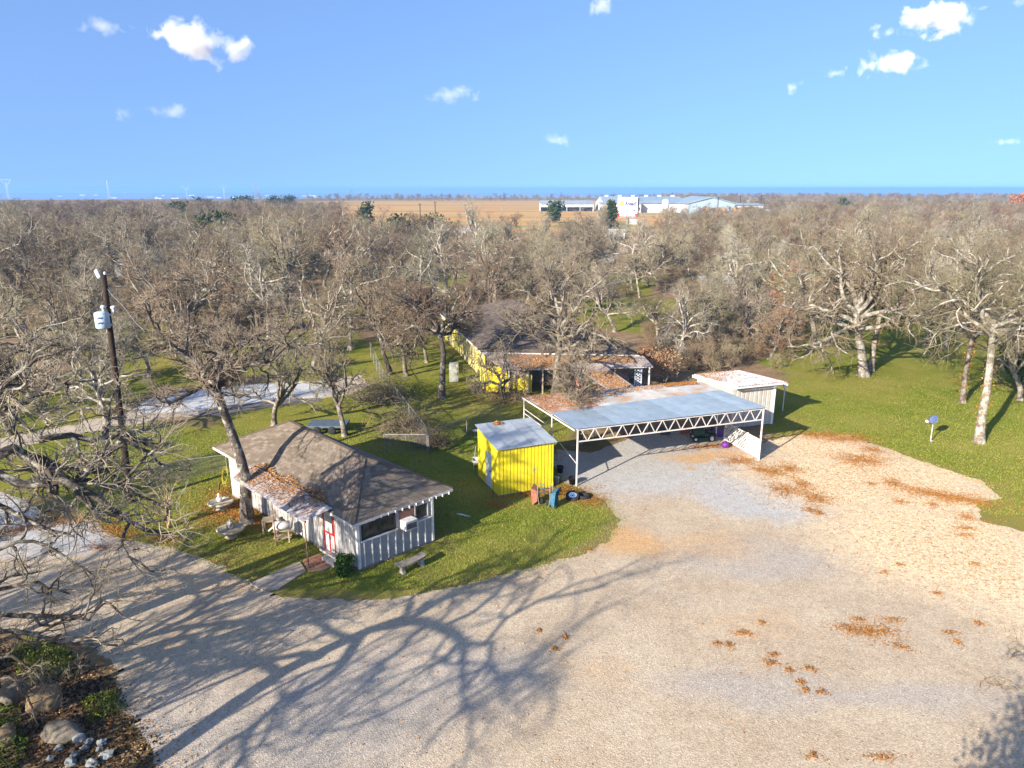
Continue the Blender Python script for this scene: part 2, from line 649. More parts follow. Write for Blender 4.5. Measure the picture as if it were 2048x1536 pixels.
gx = axis(-60, 70, .6, 30000); gy = axis(8, 110, .6, 30000)
XX, YY = np.meshgrid(gx, gy)
dl = np.min([sdf_poly(XX, YY, p) for p in LAWNS], axis=0)
dl = dl + (fbm(XX, YY, 9, 3) - .5) * 5
lawn = np.clip(.5 - dl / 2.5, 0, 1)
dlot = sdf_poly(XX, YY, LOT)
FIELD = [(-47, 205), (25, 205), (36, 320), (56, 430), (115, 900), (90, 930), (-235, 930), (-100, 430)]
FIELD2 = [(22, 178), (34, 178), (60, 290), (128, 350), (172, 420), (190, 520), (62, 560), (44, 330)]
fieldm = np.clip(.5 - (np.minimum(sdf_poly(XX, YY, FIELD), sdf_poly(XX, YY, FIELD2) + 3) + (fbm(XX, YY, 40, 9) - .5) * 20) / 10, 0, 1)
near_lot = np.clip(1 - np.abs(dlot + (fbm(XX, YY, 2, 21) - .5) * 1.2) / 1.1, 0, 1)
def ground_z(x, y):
    """the plateau ends about a kilometre out; beyond lies a lower plain"""
    t = np.clip((np.hypot(x, y) - 1180) / 1700, 0, 1)
    return -62 * t * t * (3 - 2 * t)


V = np.stack([XX.ravel(), YY.ravel(), ground_z(XX, YY).ravel()], 1)
nx = len(gx); ii = np.arange(XX.size).reshape(XX.shape)
F = np.stack([ii[:-1, :-1], ii[:-1, 1:], ii[1:, 1:], ii[1:, :-1]], -1).reshape(-1, 4)


def add_attr(me, name, arr):
    a = me.attributes.new(name, 'FLOAT', 'POINT')
    a.data.foreach_set("value", np.asarray(arr, np.float32).ravel())


def ground_mat():
    t = NT("ground_grass_and_litter")
    L = t.attr("lawn").outputs["Fac"]; Fd = t.attr("field").outputs["Fac"]; E = t.attr("edge").outputs["Fac"]
    n1 = t.noise(.9, 6, .7); n2 = t.noise(.13, 5, .6); n3 = t.noise(7, 4, .7); n0 = t.noise(.02, 4, .6)
    grass = t.mix(t.fr(n1, .3, .7), (.115, .14, .016), (.18, .19, .028))
    grass = t.mix(t.fr(n2, .42, .7), grass, (.24, .20, .05))
    grass = t.mix(t.fr(n3, .58, .78), grass, (.16, .14, .05))
    grass = t.mix(t.fr(t.noise(.45, 5, .65, dist=.6), .56, .72, 0, .7), grass, (.255, .195, .075))
    lit = t.mix(t.fr(n1, .35, .65), (.155, .10, .058), (.27, .19, .115))
    lit = t.mix(t.fr(t.noise(4.5, 5, .75), .52, .68), lit, (.34, .22, .12))
    lit = t.mix(t.fr(n2, .5, .66, 0, .8), lit, (.11, .12, .03))
    m = t.fr(t.math('ADD', L, t.math('MULTIPLY', t.math('SUBTRACT', n1, .5), .9)), .35, .65)
    c = t.mix(m, lit, grass)
    c = t.mix(t.math('MULTIPLY', t.fr(t.math('MULTIPLY', E, t.fr(n3, .3, .6)), .15, .6), .5), c, (.24, .17, .07))
    fc = t.mix(t.fr(n0, .4, .6), (.50, .25, .10), (.46, .30, .13))
    fs = t.n("ShaderNodeMapping"); fs.inputs["Scale"].default_value = (.003, .03, 1)
    t.l(t.co.outputs["Object"], fs.inputs[0])
    fc = t.mix(t.fr(t.noise(1.0, 4, .6, fs.outputs[0]), .5, .6), fc, (.26, .25, .10))
    c = t.mix(Fd, c, fc)
    t.bump(t.noise(16, 5, .75), .6, .06)
    return t.out(c, .95, 0, .0)


me = np_mesh("ground", V, F, ground_mat(), True)
add_attr(me, "lawn", lawn); add_attr(me, "field", fieldm); add_attr(me, "edge", near_lot)
props(link("ground", me), kind="structure")


def sheet(name, poly, z, cell, mat, ragged=.5, size=1.2, seed=1, attrs=None, kind="structure", xr=None, yr=None):
    """a flat sheet with an irregular outline"""
    p = np.array([(q[0], q[1]) for q in poly])
    x0, y0 = p.min(0) - 1; x1, y1 = p.max(0) + 1
    if xr: x0, x1 = max(x0, xr[0]), min(x1, xr[1])
    if yr: y0, y1 = max(y0, yr[0]), min(y1, yr[1])
    ax, ay = np.arange(x0, x1, cell), np.arange(y0, y1, cell)
    X, Y = np.meshgrid(ax, ay)
    D = sdf_poly(X, Y, poly) + (fbm(X, Y, size, seed, 4) - .5) * 2 * ragged + (fbm(X, Y, size * .25, seed + 7, 3) - .5) * ragged
    gy_, gx_ = np.gradient(D, cell)
    gl = np.sqrt(gx_ ** 2 + gy_ ** 2) + 1e-6
    edge = np.abs(D) < cell
    X = np.where(edge, X - D * gx_ / gl ** 2 * .9, X); Y = np.where(edge, Y - D * gy_ / gl ** 2 * .9, Y)
    ins = D < cell * .999
    cells = ins[:-1, :-1] & ins[1:, :-1] & ins[:-1, 1:] & ins[1:, 1:] & ((D[:-1, :-1] + D[1:, 1:] + D[1:, :-1] + D[:-1, 1:]) < 0)
    idx = np.arange(X.size).reshape(X.shape)
    Fq = np.stack([idx[:-1, :-1][cells], idx[:-1, 1:][cells], idx[1:, 1:][cells], idx[1:, :-1][cells]], -1)
    used, inv = np.unique(Fq, return_inverse=True)
    Vv = np.stack([X.ravel()[used], Y.ravel()[used], np.full(len(used), z)], 1)
    m = np_mesh(name, Vv, inv.reshape(-1, 4), mat, True)
    if attrs: attrs(m, Vv[:, 0], Vv[:, 1], D.ravel()[used])
    return props(link(name, m), kind=kind)


def gravel_mat(name, base, dark, pad=True):
    t = NT(name)
    fine = t.voronoi(24, out="Color"); sep = t.n("ShaderNodeSeparateColor"); t.l(fine, sep.inputs[0])
    n1 = t.noise(.35, 6, .62); n2 = t.noise(2.2, 6, .75); n3 = t.noise(30, 3, .7)
    c = t.mix(t.fr(n1, .35, .65), base, dark)
    if pad:
        pa = t.attr("pad").outputs["Fac"]; cr = t.attr("cream").outputs["Fac"]; ru = t.attr("rust").outputs["Fac"]
        gr = t.attr("grey").outputs["Fac"]
        c = t.mix(t.fr(t.math('ADD', gr, t.math('MULTIPLY', t.math('SUBTRACT', n1, .5), .8)), .3, 1.1, 0, .8), c, (.36, .32, .275))
        c = t.mix(t.fr(t.math('ADD', pa, t.math('MULTIPLY', t.math('SUBTRACT', n2, .5), .6)), .3, .8), c, (.40, .385, .36))
        c = t.mix(t.fr(t.math('ADD', cr, t.math('MULTIPLY', t.math('SUBTRACT', n2, .5), .7)), .25, .9), c, (.66, .52, .33))
        c = t.mix(t.fr(t.math('ADD', ru, t.math('MULTIPLY', t.math('SUBTRACT', n2, .5), .9)), .35, 1.0, 0, .8), c, (.50, .29, .12))
        litm = t.fr(t.math('ADD', t.noise(5.5, 5, .8), t.math('MULTIPLY', cr, .12)), .62, .72, 0, .85)
        c = t.mix(litm, c, (.33, .17, .065))
    hs = t.n("ShaderNodeHueSaturation")
    v = t.math('ADD', t.fr(sep.outputs[0], 0, 1, .74, 1.2), t.fr(n2, .3, .7, -.12, .12))
    t.l(v, hs.inputs["Value"]); t.l(c, hs.inputs["Color"])
    c = t.mix(t.fr(n3, .70, .78, 0, .5), hs.outputs[0], (.16, .14, .13))
    hgt = t.math('ADD', t.voronoi(22), t.math('MULTIPLY', t.noise(1.0, 5, .6), 1.0))
    t.bump(hgt, .35, .03)
    return t.out(c, .95, 0, .12)


def ell(x, y, cx, cy, rx, ry, ang=0.0):
    c, s = math.cos(ang), math.sin(ang)
    u = (x - cx) * c + (y - cy) * s; v = -(x - cx) * s + (y - cy) * c
    return np.clip(1.4 - np.sqrt((u / rx) ** 2 + (v / ry) ** 2), 0, 1)


def pxell(x, y, px, py, rx, ry, ang=0.0):
    g = G(px, py)
    return ell(x, y, g.x, g.y, rx, ry, ang)


def lot_attrs(m, x, y, d):
    x = x + (fbm(x, y, 3, 50) - .5) * 2.5; y = y + (fbm(x, y, 3, 60) - .5) * 2.5
    pad = np.maximum.reduce([pxell(x, y, 1300, 925, 8, 5.2, .33), pxell(x, y, 1180, 930, 3.5, 4), pxell(x, y, 1500, 990, 4.5, 3.2, -.5), pxell(x, y, 0, 1020, 8, 4), pxell(x, y, 130, 1075, 4.5, 1.8)])
    cream = np.maximum.reduce([pxell(x, y, 1750, 960, 7.5, 6), pxell(x, y, 1900, 1090, 6, 6), pxell(x, y, 2048, 1150, 5, 6), pxell(x, y, 1620, 890, 3.5, 3)])
    rust = np.maximum.reduce([pxell(x, y, 1420, 910, 3.2, 1.2, .2), pxell(x, y, 1270, 1085, 2.2, 1.4), pxell(x, y, 1400, 1090, 3.5, 2) * .62, pxell(x, y, 1385, 933, .9, .5), pxell(x, y, 1500, 1250, 3.5, 1.2) * .5, pxell(x, y, 470, 1150, 4.5, 2) * .5, pxell(x, y, 1200, 1350, 3, 1.6) * .45])
    grey = np.maximum.reduce([pxell(x, y, 700, 1420, 6, 4, .7), pxell(x, y, 1500, 1370, 4, 1.1), pxell(x, y, 1800, 1400, 5, .8), pxell(x, y, 950, 1350, 3, 2), pxell(x, y, 1530, 1120, 5, 2), pxell(x, y, 300, 1480, 4, 4)])
    for n, a in (("pad", pad), ("cream", cream), ("rust", rust), ("grey", grey)): add_attr(m, n, a)


sheet("gravel_lot", LOT, .006, .2, gravel_mat("gravel_tan", (.46, .372, .265), (.39, .30, .205)), .28, 1.0, 5, lot_attrs, xr=(-45, 50), yr=(2, 60))
M_drive = gravel_mat("gravel_beige", (.45, .38, .30), (.36, .30, .24), False)
sheet("driveway", DRIVE, .004, .25, M_drive, .4, 2.0, 15)
ROADP = PX((262, 822), (300, 798), (400, 780), (520, 768), (600, 762), (645, 764), (662, 782), (640, 795), (560, 799), (450, 812), (380, 822), (300, 828))
t_ = NT("concrete_pale"); t_.bump(t_.noise(12, 4, .6), .3, .02)
M_concp = t_.out(t_.mix(t_.fr(t_.noise(1.2, 6, .7), .35, .65), (.55, .55, .55), (.42, .42, .42)), .8)
sheet("pale_driveway", ROADP, .010, .2, M_concp, .12, 1.5, 25)
M_asph = simple("asphalt_strip", (.11, .10, .095), (.17, .15, .14), 2.0, .9, bump=.3)
sheet("asphalt_strip", PX((395, 823), (450, 813), (560, 800), (640, 796), (645, 803), (560, 812), (450, 829), (400, 832)), .016, .2, M_asph, .08, 1.0, 35)
# ---------------------------------------------------------------- woodland
MT = [(M_bark, M_twig), (M_bark_pale, M_twig_grey), (M_bark, M_twig_grey), (M_bark_dark, M_twig), (M_bark, M_twig_brown), (M_bark_pale, M_twig)]
OAK = {}
random.seed(3)
protos = []
for k in range(6):
    tp = tree_parts(100 + k, h=[8.6, 9.4, 7.8, 9.0, 8.2, 10][k], spread=[1, .95, 1.1, 1.05, .9, 1][k], r=[.24, .27, .22, .26, .2, .28][k],
                    nl=[8, 9, 8, 9, 7, 9][k], n2=6, n3=8, n4=7, twig_r=.0068, twig=1.2)
    protos.append(tp)
farprotos = []
for k in range(3):
    farprotos.append(tree_parts(200 + k, h=[7.4, 8.2, 6.8][k], r=.24, nl=7, n2=5, n3=6, n4=7, twig_r=.02, twig=2.0, kt=2 + 1))
brushp = [tree_parts(300 + k, h=[3.2, 2.6][k], r=.03, stems=7, spread=1.5, n2=6, n3=6, n4=5, twig_r=.006, twig=1.6) for k in range(2)]

HOUSE_Q = [(-10, 53), (14, 50), (14, 72), (4, 90), (-13, 90)]
NOTREE = [LOT, DRIVE, ROADP, HOUSE_Q,
          PX((420, 1120), (430, 870), (700, 800), (1000, 780), (1100, 900), (1243, 1045), (800, 1197)),
          PX((1360, 870), (1370, 740), (1570, 735), (1650, 720), (1700, 690), (1800, 650), (1880, 665), (2048, 700), (2600, 700), (2500, 1100), (1700, 880)),
          PX((230, 740), (250, 650), (330, 650), (350, 760)), PX((440, 770), (470, 700), (700, 680), (730, 740), (700, 780)), PX((700, 800), (740, 690), (880, 650), (900, 800)),
          PX((860, 575), (880, 545), (950, 548), (930, 580)), PX((1170, 640), (1190, 600), (1390, 605), (1400, 640)),
          PX((0, 1000), (0, 900), (180, 850), (300, 850), (420, 870), (420, 1120), (200, 1080))]
spots = []
g2 = np.random.default_rng(5)
fixed = [tuple(G(*p))[:2] for p in ((494, 1045), (560, 850), (690, 870), (883, 797), (780, 748), (812, 752), (853, 725), (1110, 790), (1727, 752), (1958, 885), (1925, 805), (1795, 650), (1850, 690), (1890, 695))]


def place(y0, y1, dmin, tries, lst, lim):
    sx = g2.uniform(-1, 1, tries); syv = np.sqrt(g2.uniform(y0 * y0, y1 * y1, tries))
    X = sx * (syv * .76 + 9); Y = syv
    ok = np.ones(tries, bool)
    for pl in NOTREE: ok &= sdf_poly(X, Y, pl) > 1.2
    ok &= sdf_poly(X, Y, FIELD) > 2
    ok &= sdf_poly(X, Y, FIELD2) > 1
    pts = [np.array(fixed)] + ([np.array(lst)] if lst else [])
    P = [tuple(q) for q in np.concatenate(pts)]
    grid = {}
    def key(p): return (int(p[0] // dmin), int(p[1] // dmin))
    for p in P: grid.setdefault(key(p), []).append(p)
    for x, y, o in zip(X, Y, ok):
        if not o: continue
        kx, ky = key((x, y))
        if any((x - q[0]) ** 2 + (y - q[1]) ** 2 < dmin * dmin for i in (-1, 0, 1) for j in (-1, 0, 1) for q in grid.get((kx + i, ky + j), [])): continue
        grid.setdefault((kx, ky), []).append((x, y)); lst.append((x, y))
        if len(lst) >= lim: break
    return lst


near = place(40, 96, 8.4, 5000, [], 120)
near = place(92, 162, 6.5, 9000, near, 276)
ymax = max(p[1] for p in near)
near.sort(key=lambda p: p[1])
done = {}


def zone(x, y):
    s = x / y
    side = ("on the left" if s < -.28 else "left of the middle" if s < -.04 else "behind the brown roofed house" if s < .16 and y > 85 else "beyond the carport" if s < .3 else "on the right")
    dist = ("front edge" if y < 75 else "middle depth" if y < 115 else "rear part")
    return side, dist


def spot_label(k, x, y):
    side, dist = zone(x, y)
    kind = ["grey twigged", "pale limbed", "grey crowned", "tan twigged", "brown twigged", "pale tall"][k]
    return "bare %s oak in the %s of the woodland %s" % (kind, dist, side)


ORD = "leftmost|second|third|fourth|fifth|sixth|seventh|eighth|ninth|tenth|eleventh|twelfth|thirteenth|fourteenth|fifteenth|sixteenth|seventeenth|eighteenth|nineteenth|twentieth|twenty-first|twenty-second|twenty-third|twenty-fourth".split("|")
ROWN = "front|second|third|fourth|fifth|sixth|seventh|eighth|ninth|tenth|eleventh|twelfth|thirteenth|fourteenth|fifteenth".split("|")
LAB = {}
for r_i in range(0, len(near), 20):
    row_ = sorted(near[r_i:r_i + 20], key=lambda p: p[0] / p[1])
    for c_i, p in enumerate(row_):
        def f(k, c_i=c_i, r_i=r_i):
            kd = ["grey twigged", "pale limbed", "grey crowned", "dark limbed", "brown twigged", "tall pale"][k]
            w_ = "leftmost" if c_i == 0 else ORD[c_i] + " from the left"
            return "bare %s oak, %s in the %s row of the woodland" % (kd, w_, ROWN[r_i // 20])
        LAB[p] = f
for n, (x, y) in enumerate(near):
    k = n % 6
    s = random.uniform(.68, 1.22) * (.88 if y < 70 else .97)
    lab = LAB[(x, y)](k)
    grp = "bare oaks of the woodland"
    if k not in done:
        done[k] = tree_obj(lab, (x, y, 0), protos[k], MT[k][0], MT[k][1], random.uniform(0, 6.28), s, grp)
    else:
        inst_tree(done[k], lab, (x, y, 0), random.uniform(0, 6.28), s, grp, random.choice((1, -1)))

# far wood: three actual trees stand in it, the rest is one mass grown from them
far_things = []
for k in range(3):
    x, y = [(-62, 176), (14, 172), (88, 178)][k]
    o = tree_obj(["small bare oak at the start of the far wood on the left", "taller bare oak at the start of the far wood in the middle", "low bare oak at the start of the far wood on the right"][k],
                 (x, y, 0), farprotos[k], M_bark, (M_twig, M_twig_brown, M_twig_grey)[k], 1.0 * k, 1.0, "single oaks where the far wood starts")
    far_things.append(o)
far = [(q[0], q[1]) for q in near if q[1] > ymax - 8]
nb = len(far)
far = place(ymax - 6, 420, 6.3, 16000, far, 6500)[nb:]
f2 = []
f2 = place(410, 1150, 13, 9000, f2, 5000)
f2 = [p for p in f2 if p[0] > .2 * p[1] or p[1] < 480]
far = far + f2
# tree rows beyond the tan field
row = [(x, 945 + 14 * math.sin(x * .03) + dy) for x in np.arange(-260, 420, 9) for dy in (0, 12)]
row = [(x + random.uniform(-4, 4), y) for x, y in row]
row += [(x + random.uniform(-3, 3), 640 + random.uniform(-5, 5)) for x in np.arange(150, 380, 10)]
far = [p for p in far if sdf_poly(np.array([p[0]]), np.array([p[1]]), FIELD)[0] > 0] + row
far = np.array(far)


def scatter_gn(name, pts, srcs, scl, kind="stuff", seed=0, extra=None):
    """one object whose points carry copies of the given source objects"""
    me = bpy.data.meshes.new(name)
    me.vertices.add(len(pts))
    me.vertices.foreach_set("co", np.concatenate([pts[:, :2], np.zeros((len(pts), 1)) if pts.shape[1] == 2 else pts[:, 2:3]], 1).astype(np.float32).ravel())
    gg = np.random.default_rng(seed)
    for nm, arr in (("rz", gg.uniform(0, 6.28, len(pts))), ("sc", gg.uniform(scl[0], scl[1], len(pts))), ("pick", gg.integers(0, len(srcs), len(pts)))):
        a = me.attributes.new(nm, 'FLOAT', 'POINT'); a.data.foreach_set("value", arr.astype(np.float32))
    o = link(name, me)
    ng = bpy.data.node_groups.new(name, 'GeometryNodeTree')
    ng.interface.new_socket("Geometry", in_out='INPUT', socket_type='NodeSocketGeometry')
    ng.interface.new_socket("Geometry", in_out='OUTPUT', socket_type='NodeSocketGeometry')
    N = ng.nodes; Lk = ng.links.new
    gi = N.new("NodeGroupInput"); go = N.new("NodeGroupOutput"); jn = N.new("GeometryNodeJoinGeometry")
    def nattr(nm):
        x = N.new("GeometryNodeInputNamedAttribute"); x.data_type = 'FLOAT'; x.inputs[0].default_value = nm
        return x.outputs[0]
    rz, sc, pk = nattr("rz"), nattr("sc"), nattr("pick")
    comb = N.new("ShaderNodeCombineXYZ"); Lk(rz, comb.inputs[2])
    for i, group in enumerate(srcs):
        for src in group:
            oi = N.new("GeometryNodeObjectInfo"); oi.inputs[0].default_value = src; oi.transform_space = 'ORIGINAL'
            ip = N.new("GeometryNodeInstanceOnPoints")
            cmpn = N.new("FunctionNodeCompare"); cmpn.data_type = 'FLOAT'; cmpn.operation = 'EQUAL'
            Lk(pk, cmpn.inputs[0]); cmpn.inputs[1].default_value = float(i); cmpn.inputs["Epsilon"].default_value = .1
            Lk(gi.outputs[0], ip.inputs["Points"]); Lk(cmpn.outputs[0], ip.inputs["Selection"])
            Lk(oi.outputs["Geometry"], ip.inputs["Instance"])
            Lk(comb.outputs[0], ip.inputs["Rotation"]); Lk(sc, ip.inputs["Scale"])
            Lk(ip.outputs[0], jn.inputs[0])
    Lk(jn.outputs[0], go.inputs[0])
    md = o.modifiers.new("scatter", 'NODES'); md.node_group = ng
    return props(o, kind=kind)


o = scatter_gn("distant_woodland", far, [list(t.children) for t in far_things], (.75, 1.2), seed=3)
props(o, "mass of bare grey brown oaks filling the land beyond the nearer trees", "woodland")

# brush at the woodland edge and between the trees
bx = place(44, 175, 3.2, 5000, list(near), 1000)[len(near):]
NOB = [LOT, DRIVE, ROADP, HOUSE_Q] + LAWNS
bx = np.array(bx)
keep = np.ones(len(bx), bool)
for pl in NOB: keep &= sdf_poly(bx[:, 0], bx[:, 1], pl) > .6
keep &= (bx[:, 1] > 78) | (bx[:, 0] > 12)
bx = bx[keep]
zb_ = np.array(PX((1300, 700), (1340, 640), (1480, 630), (1570, 640), (1600, 680), (1575, 735), (1480, 742), (1380, 745)))
ex_ = np.stack([g2.uniform(zb_[:, 0].min(), zb_[:, 0].max(), 400), g2.uniform(zb_[:, 1].min(), zb_[:, 1].max(), 400)], 1)
ex_ = ex_[(sdf_poly(ex_[:, 0], ex_[:, 1], [tuple(p) for p in zb_]) < 0) & ((ex_[:, 1] > 58) | (ex_[:, 0] > 22))][:130]
bx = np.concatenate([bx, ex_])
bt = []
for k in range(2):
    px_ = [(1400, 735), (1545, 700)][k]
    o = tree_obj(["tangled bare brush just behind the grey garage roof", "tangled bare brush at the lawn edge right of the garage"][k], G(*px_), brushp[k], M_twig_brown, M_twig, k, 1.1, None, "bare_shrub", "shrub")
    bt.append(o)
o = scatter_gn("understory_brush", bx, [list(t.children) for t in bt], (.5, 1.25), seed=9)
props(o, "low tangled brown brush growing between the woodland trees", "brush")
# ---------------------------------------------------------------- building helpers
def patch(c00, c10, c11, c01):
    c00, c10, c11, c01 = map(Vector, (c00, c10, c11, c01))
    return lambda s, t: (c00 * (1 - s) + c10 * s) * (1 - t) + (c01 * (1 - s) + c11 * s) * t


def corr(c00, c10, c11, c01, n, amp, kind='sine', lift=0.0, segs=1):
    """ribbed sheet: ribs run from edge c00-c01 side to c10-c11 side, n waves from c00 to c01"""
    P = patch(c00, c10, c11, c01)
    nn = (Vector(c10) - Vector(c00)).cross(Vector(c01) - Vector(c00)).normalized()
    if abs(nn.z) > .2 and nn.z < 0: nn = -nn
    pr = []
    for i in range(n):
        if kind == 'sine':
            for q in range(6): pr.append(((i + q / 6) / n, amp * math.cos(2 * math.pi * q / 6)))
        elif kind == 'rib':      # flat pan with narrow raised ribs
            for q, h in ((0, 0), (.36, 0), (.42, 1), (.6, 1), (.66, 0)): pr.append(((i + q) / n, amp * h))
        else:                    # box section
            for q, h in ((0, 0), (.42, 0), (.5, 1), (.92, 1)): pr.append(((i + q) / n, amp * h))
    pr.append((1.0, pr[0][1]))
    m = MB(); k = len(pr)
    vs_ = []
    for s in range(segs + 1):
        for t, h in pr: vs_.append(P(s / segs, t) + nn * (h + lift))
    fs = [(s * k + j, (s + 1) * k + j, (s + 1) * k + j + 1, s * k + j + 1) for s in range(segs) for j in range(k - 1)]
    m.add(vs_, fs)
    return m


def sheets(parent, name, mat, c00, c10, c11, c01, count, waves, amp, kind='sine', lap=.06, seed=0, uneven=.0):
    """a roof or wall of separate ribbed sheets side by side, each its own part"""
    r = random.Random(seed)
    P = patch(c00, c10, c11, c01)
    L = (Vector(c01) - Vector(c00)).length
    for i in range(count):
        t0, t1 = i / count, min(1, (i + 1) / count + lap / L)
        s0, s1 = -r.uniform(0, uneven), 1 + r.uniform(0, uneven)
        mt = mat[r.randrange(len(mat))] if isinstance(mat, (list, tuple)) else mat
        corr(P(s0, t0), P(s1, t0), P(s1, t1), P(s0, t1), waves, amp, kind, lift=.004 * (i % 2)).build(name, mt, parent)


def frame3(A, ua, wa):
    """local a (depth), b (width), z to world"""
    A = Vector((A[0], A[1], 0)); u = Vector((ua[0], ua[1], 0)); w = Vector((wa[0], wa[1], 0))
    return lambda a, b, z=0.0: A + u * a + w * b + Vector((0, 0, z))


M_white = simple("white_siding_paint", (.46, .44, .40), (.33, .30, .26), 3, .7, bump=.15)
M_greyp = simple("shaded_siding_grey_parts", (.30, .30, .295), (.23, .23, .225), 3, .7, bump=.15)  # shade on walls turned from the sun put into grey; small grey parts share it
M_trim = simple("white_trim_paint", (.62, .61, .58), (.46, .43, .39), 5, .6)
M_red = simple("red_paint", (.52, .035, .03), (.36, .03, .03), 5, .5)
M_dark = simple("dark_interior", (.012, .012, .014), (.02, .02, .02), 3, .9)
M_steel = simple("white_steel_pipe", (.56, .53, .50), (.38, .24, .16), 3, .5, .2, lo=.5, hi=.75)
M_rustpipe = simple("rusty_pipe", (.14, .07, .045), (.24, .15, .11), 6, .8)
M_wood = simple("weathered_wood", (.22, .16, .11), (.34, .28, .21), 5, .85, bump=.4)
M_conc = simple("concrete_grey", (.36, .34, .31), (.22, .20, .18), 4, .9, bump=.5, lo=.4, hi=.6)
M_black = simple("black_rubber", (.012, .012, .013), (.025, .025, .025), 8, .8)
M_galv = simple("galvanised_steel", (.50, .53, .56), (.40, .43, .46), 2.2, .38, .55, lo=.4, hi=.6)
M_yellow = simple("yellow_steel_paint", (.70, .585, .015), (.55, .44, .03), 1.6, .55, bump=.08, lo=.42, hi=.7)
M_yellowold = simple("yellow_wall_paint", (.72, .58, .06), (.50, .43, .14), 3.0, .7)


def glass_mat():
    t = NT("dark_window_glass")
    return t.out(t.mix(t.fr(t.noise(1.3, 4, .6), .4, .65), (.018, .017, .016), (.10, .085, .07)), .12, 0, .6)


M_glass = glass_mat()


def shingle_mat(name, a, b, c):
    t = NT(name)
    col_ = t.attr("tone").outputs["Fac"]
    k = t.ramp(col_, [(0, a), (.5, b), (1, c)])
    k = t.mix(t.fr(t.noise(1.0, 5, .7), .45, .7, 0, .5), k, tuple(x * .72 for x in b))
    k = t.mix(t.fr(t.noise(60, 3, .7), .5, .7, 0, .35), k, tuple(x * .55 for x in a))
    t.bump(t.noise(60, 3, .6), .4, .01)
    return t.out(k, .95)


M_shingle = shingle_mat("asphalt_shingles", (.12, .092, .066), (.165, .13, .098), (.215, .178, .138))
M_shingle2 = shingle_mat("asphalt_shingles_old", (.075, .058, .046), (.11, .087, .07), (.145, .118, .095))


def shingles(name, parent, mat, eave0, eave1, top1, top0, course=.15, tab=.33, seed=0):
    """courses of separate shingle tabs covering a roof plane (trapezoid or triangle); one mesh of real tabs"""
    e0, e1, t1, t0 = map(Vector, (eave0, eave1, top1, top0))
    n = (e1 - e0).cross(t0 - e0 if (t0 - e0).length > .01 else t1 - e0).normalized()
    if n.z < 0: n = -n
    g = np.random.default_rng(seed)
    hgt = ((t0 + t1) / 2 - (e0 + e1) / 2).length
    rows = max(1, int(hgt / course))
    V, tone = [], []
    for r in range(rows):
        s0, s1 = r / rows, (r + 1.25) / rows
        s1 = min(s1, 1.0)
        A0, B0 = e0.lerp(t0, s0), e1.lerp(t1, s0)
        A1, B1 = e0.lerp(t0, s1), e1.lerp(t1, s1)
        L = (B0 - A0).length
        if L < .05: continue
        k = max(1, int(round(L / tab)))
        off = g.random() * .9
        cuts = sorted(set([0.0] + [min(1, max(0, (i + off) / k)) for i in range(k + 1)] + [1.0]))
        for c0, c1 in zip(cuts[:-1], cuts[1:]):
            if c1 - c0 < 1e-4: continue
            gap = .010 / L
            h = .010 + g.random() * .007
            a, b = A0.lerp(B0, c0 + gap), A0.lerp(B0, c1 - gap)
            c, d = A1.lerp(B1, c1 - gap), A1.lerp(B1, c0 + gap)
            V += [a, b, a + n * h, b + n * h, c + n * .002, d + n * .002]
            tone.append(g.random())
    V = np.array([tuple(v - root_loc(parent)) for v in V])
    m = len(V) // 6
    base = np.arange(m)[:, None] * 6
    F = np.concatenate([base + np.array([[0, 1, 3, 2]]), base + np.array([[2, 3, 4, 5]])])
    me = np_mesh(name, V, F, mat)
    add_attr(me, "tone", np.repeat(np.array(tone), 6))
    return props(link(name, me, parent), kind="stuff")


# leaves lying about ---------------------------------------------------
def leafmat(name, cols):
    t = NT(name)
    gi = t.n("ShaderNodeNewGeometry")
    k = t.ramp(gi.outputs["Random Per Island"], [(i / (len(cols) - 1), c) for i, c in enumerate(cols)])
    return t.out(k, .85, 0, .03)


M_leaf = leafmat("fallen_leaves", [(.16, .07, .025), (.34, .155, .05), (.46, .23, .08), (.28, .12, .04), (.52, .32, .15), (.22, .11, .05)])
M_leaf_or = leafmat("orange_leaf_drift", [(.22, .09, .025), (.34, .15, .035), (.28, .12, .03), (.40, .20, .06)])
M_grass = leafmat("grass_blades", [(.12, .17, .018), (.17, .21, .028), (.23, .25, .045), (.14, .19, .022), (.29, .26, .08)])
M_green = leafmat("evergreen_leaves", [(.02, .05, .008), (.04, .085, .012), (.07, .12, .02), (.03, .06, .01)])
M_cedar = leafmat("cedar_leaves", [(.02, .035, .012), (.04, .06, .02), (.06, .075, .025)])
M_redleaf = leafmat("russet_leaves", [(.20, .07, .035), (.30, .12, .06), (.36, .17, .09)])


def leaf_patch(name, label, cat, P, n, size, mat, seed=0, parent=None, thick=.02, kind="stuff"):
    """n leaves on a surface patch P(s,t), clumped"""
    g = np.random.default_rng(seed)
    s, t = g.random(n), g.random(n)
    pts = np.array([tuple(P(a, b)) for a, b in zip(s, t)])
    pts[:, 2] += .015 + g.random(n) * thick
    V, F = leaf_quads(pts, size, g, .4, .35)
    off = np.array(root_loc(parent)) if parent is not None else 0
    o = link(name, np_mesh(name, V - off, F, mat), parent)
    return props(o, label, cat, None, kind)


# ================================================================ small cabin
cA, cU, cW = (-6.61, 27.55), (-.7346, .6785), (.7414, .6711)
cf = frame3(cA, cU, cW)
cabin = thing("cabin", "small white board cabin with brown hipped shingle roof beside the gravel lot", "cabin", cf(5.7, 2, 0))
WT = .10
CL, CB, EZ = 11.5, 3.95, 2.28
M_base = simple("concrete_footing", (.24, .20, .17), (.16, .13, .11), 5, .9)
MB().fbox(cf, -.02, CL + .02, -.02, CB + .02, -.02, .10).build("footing", M_base, cabin)
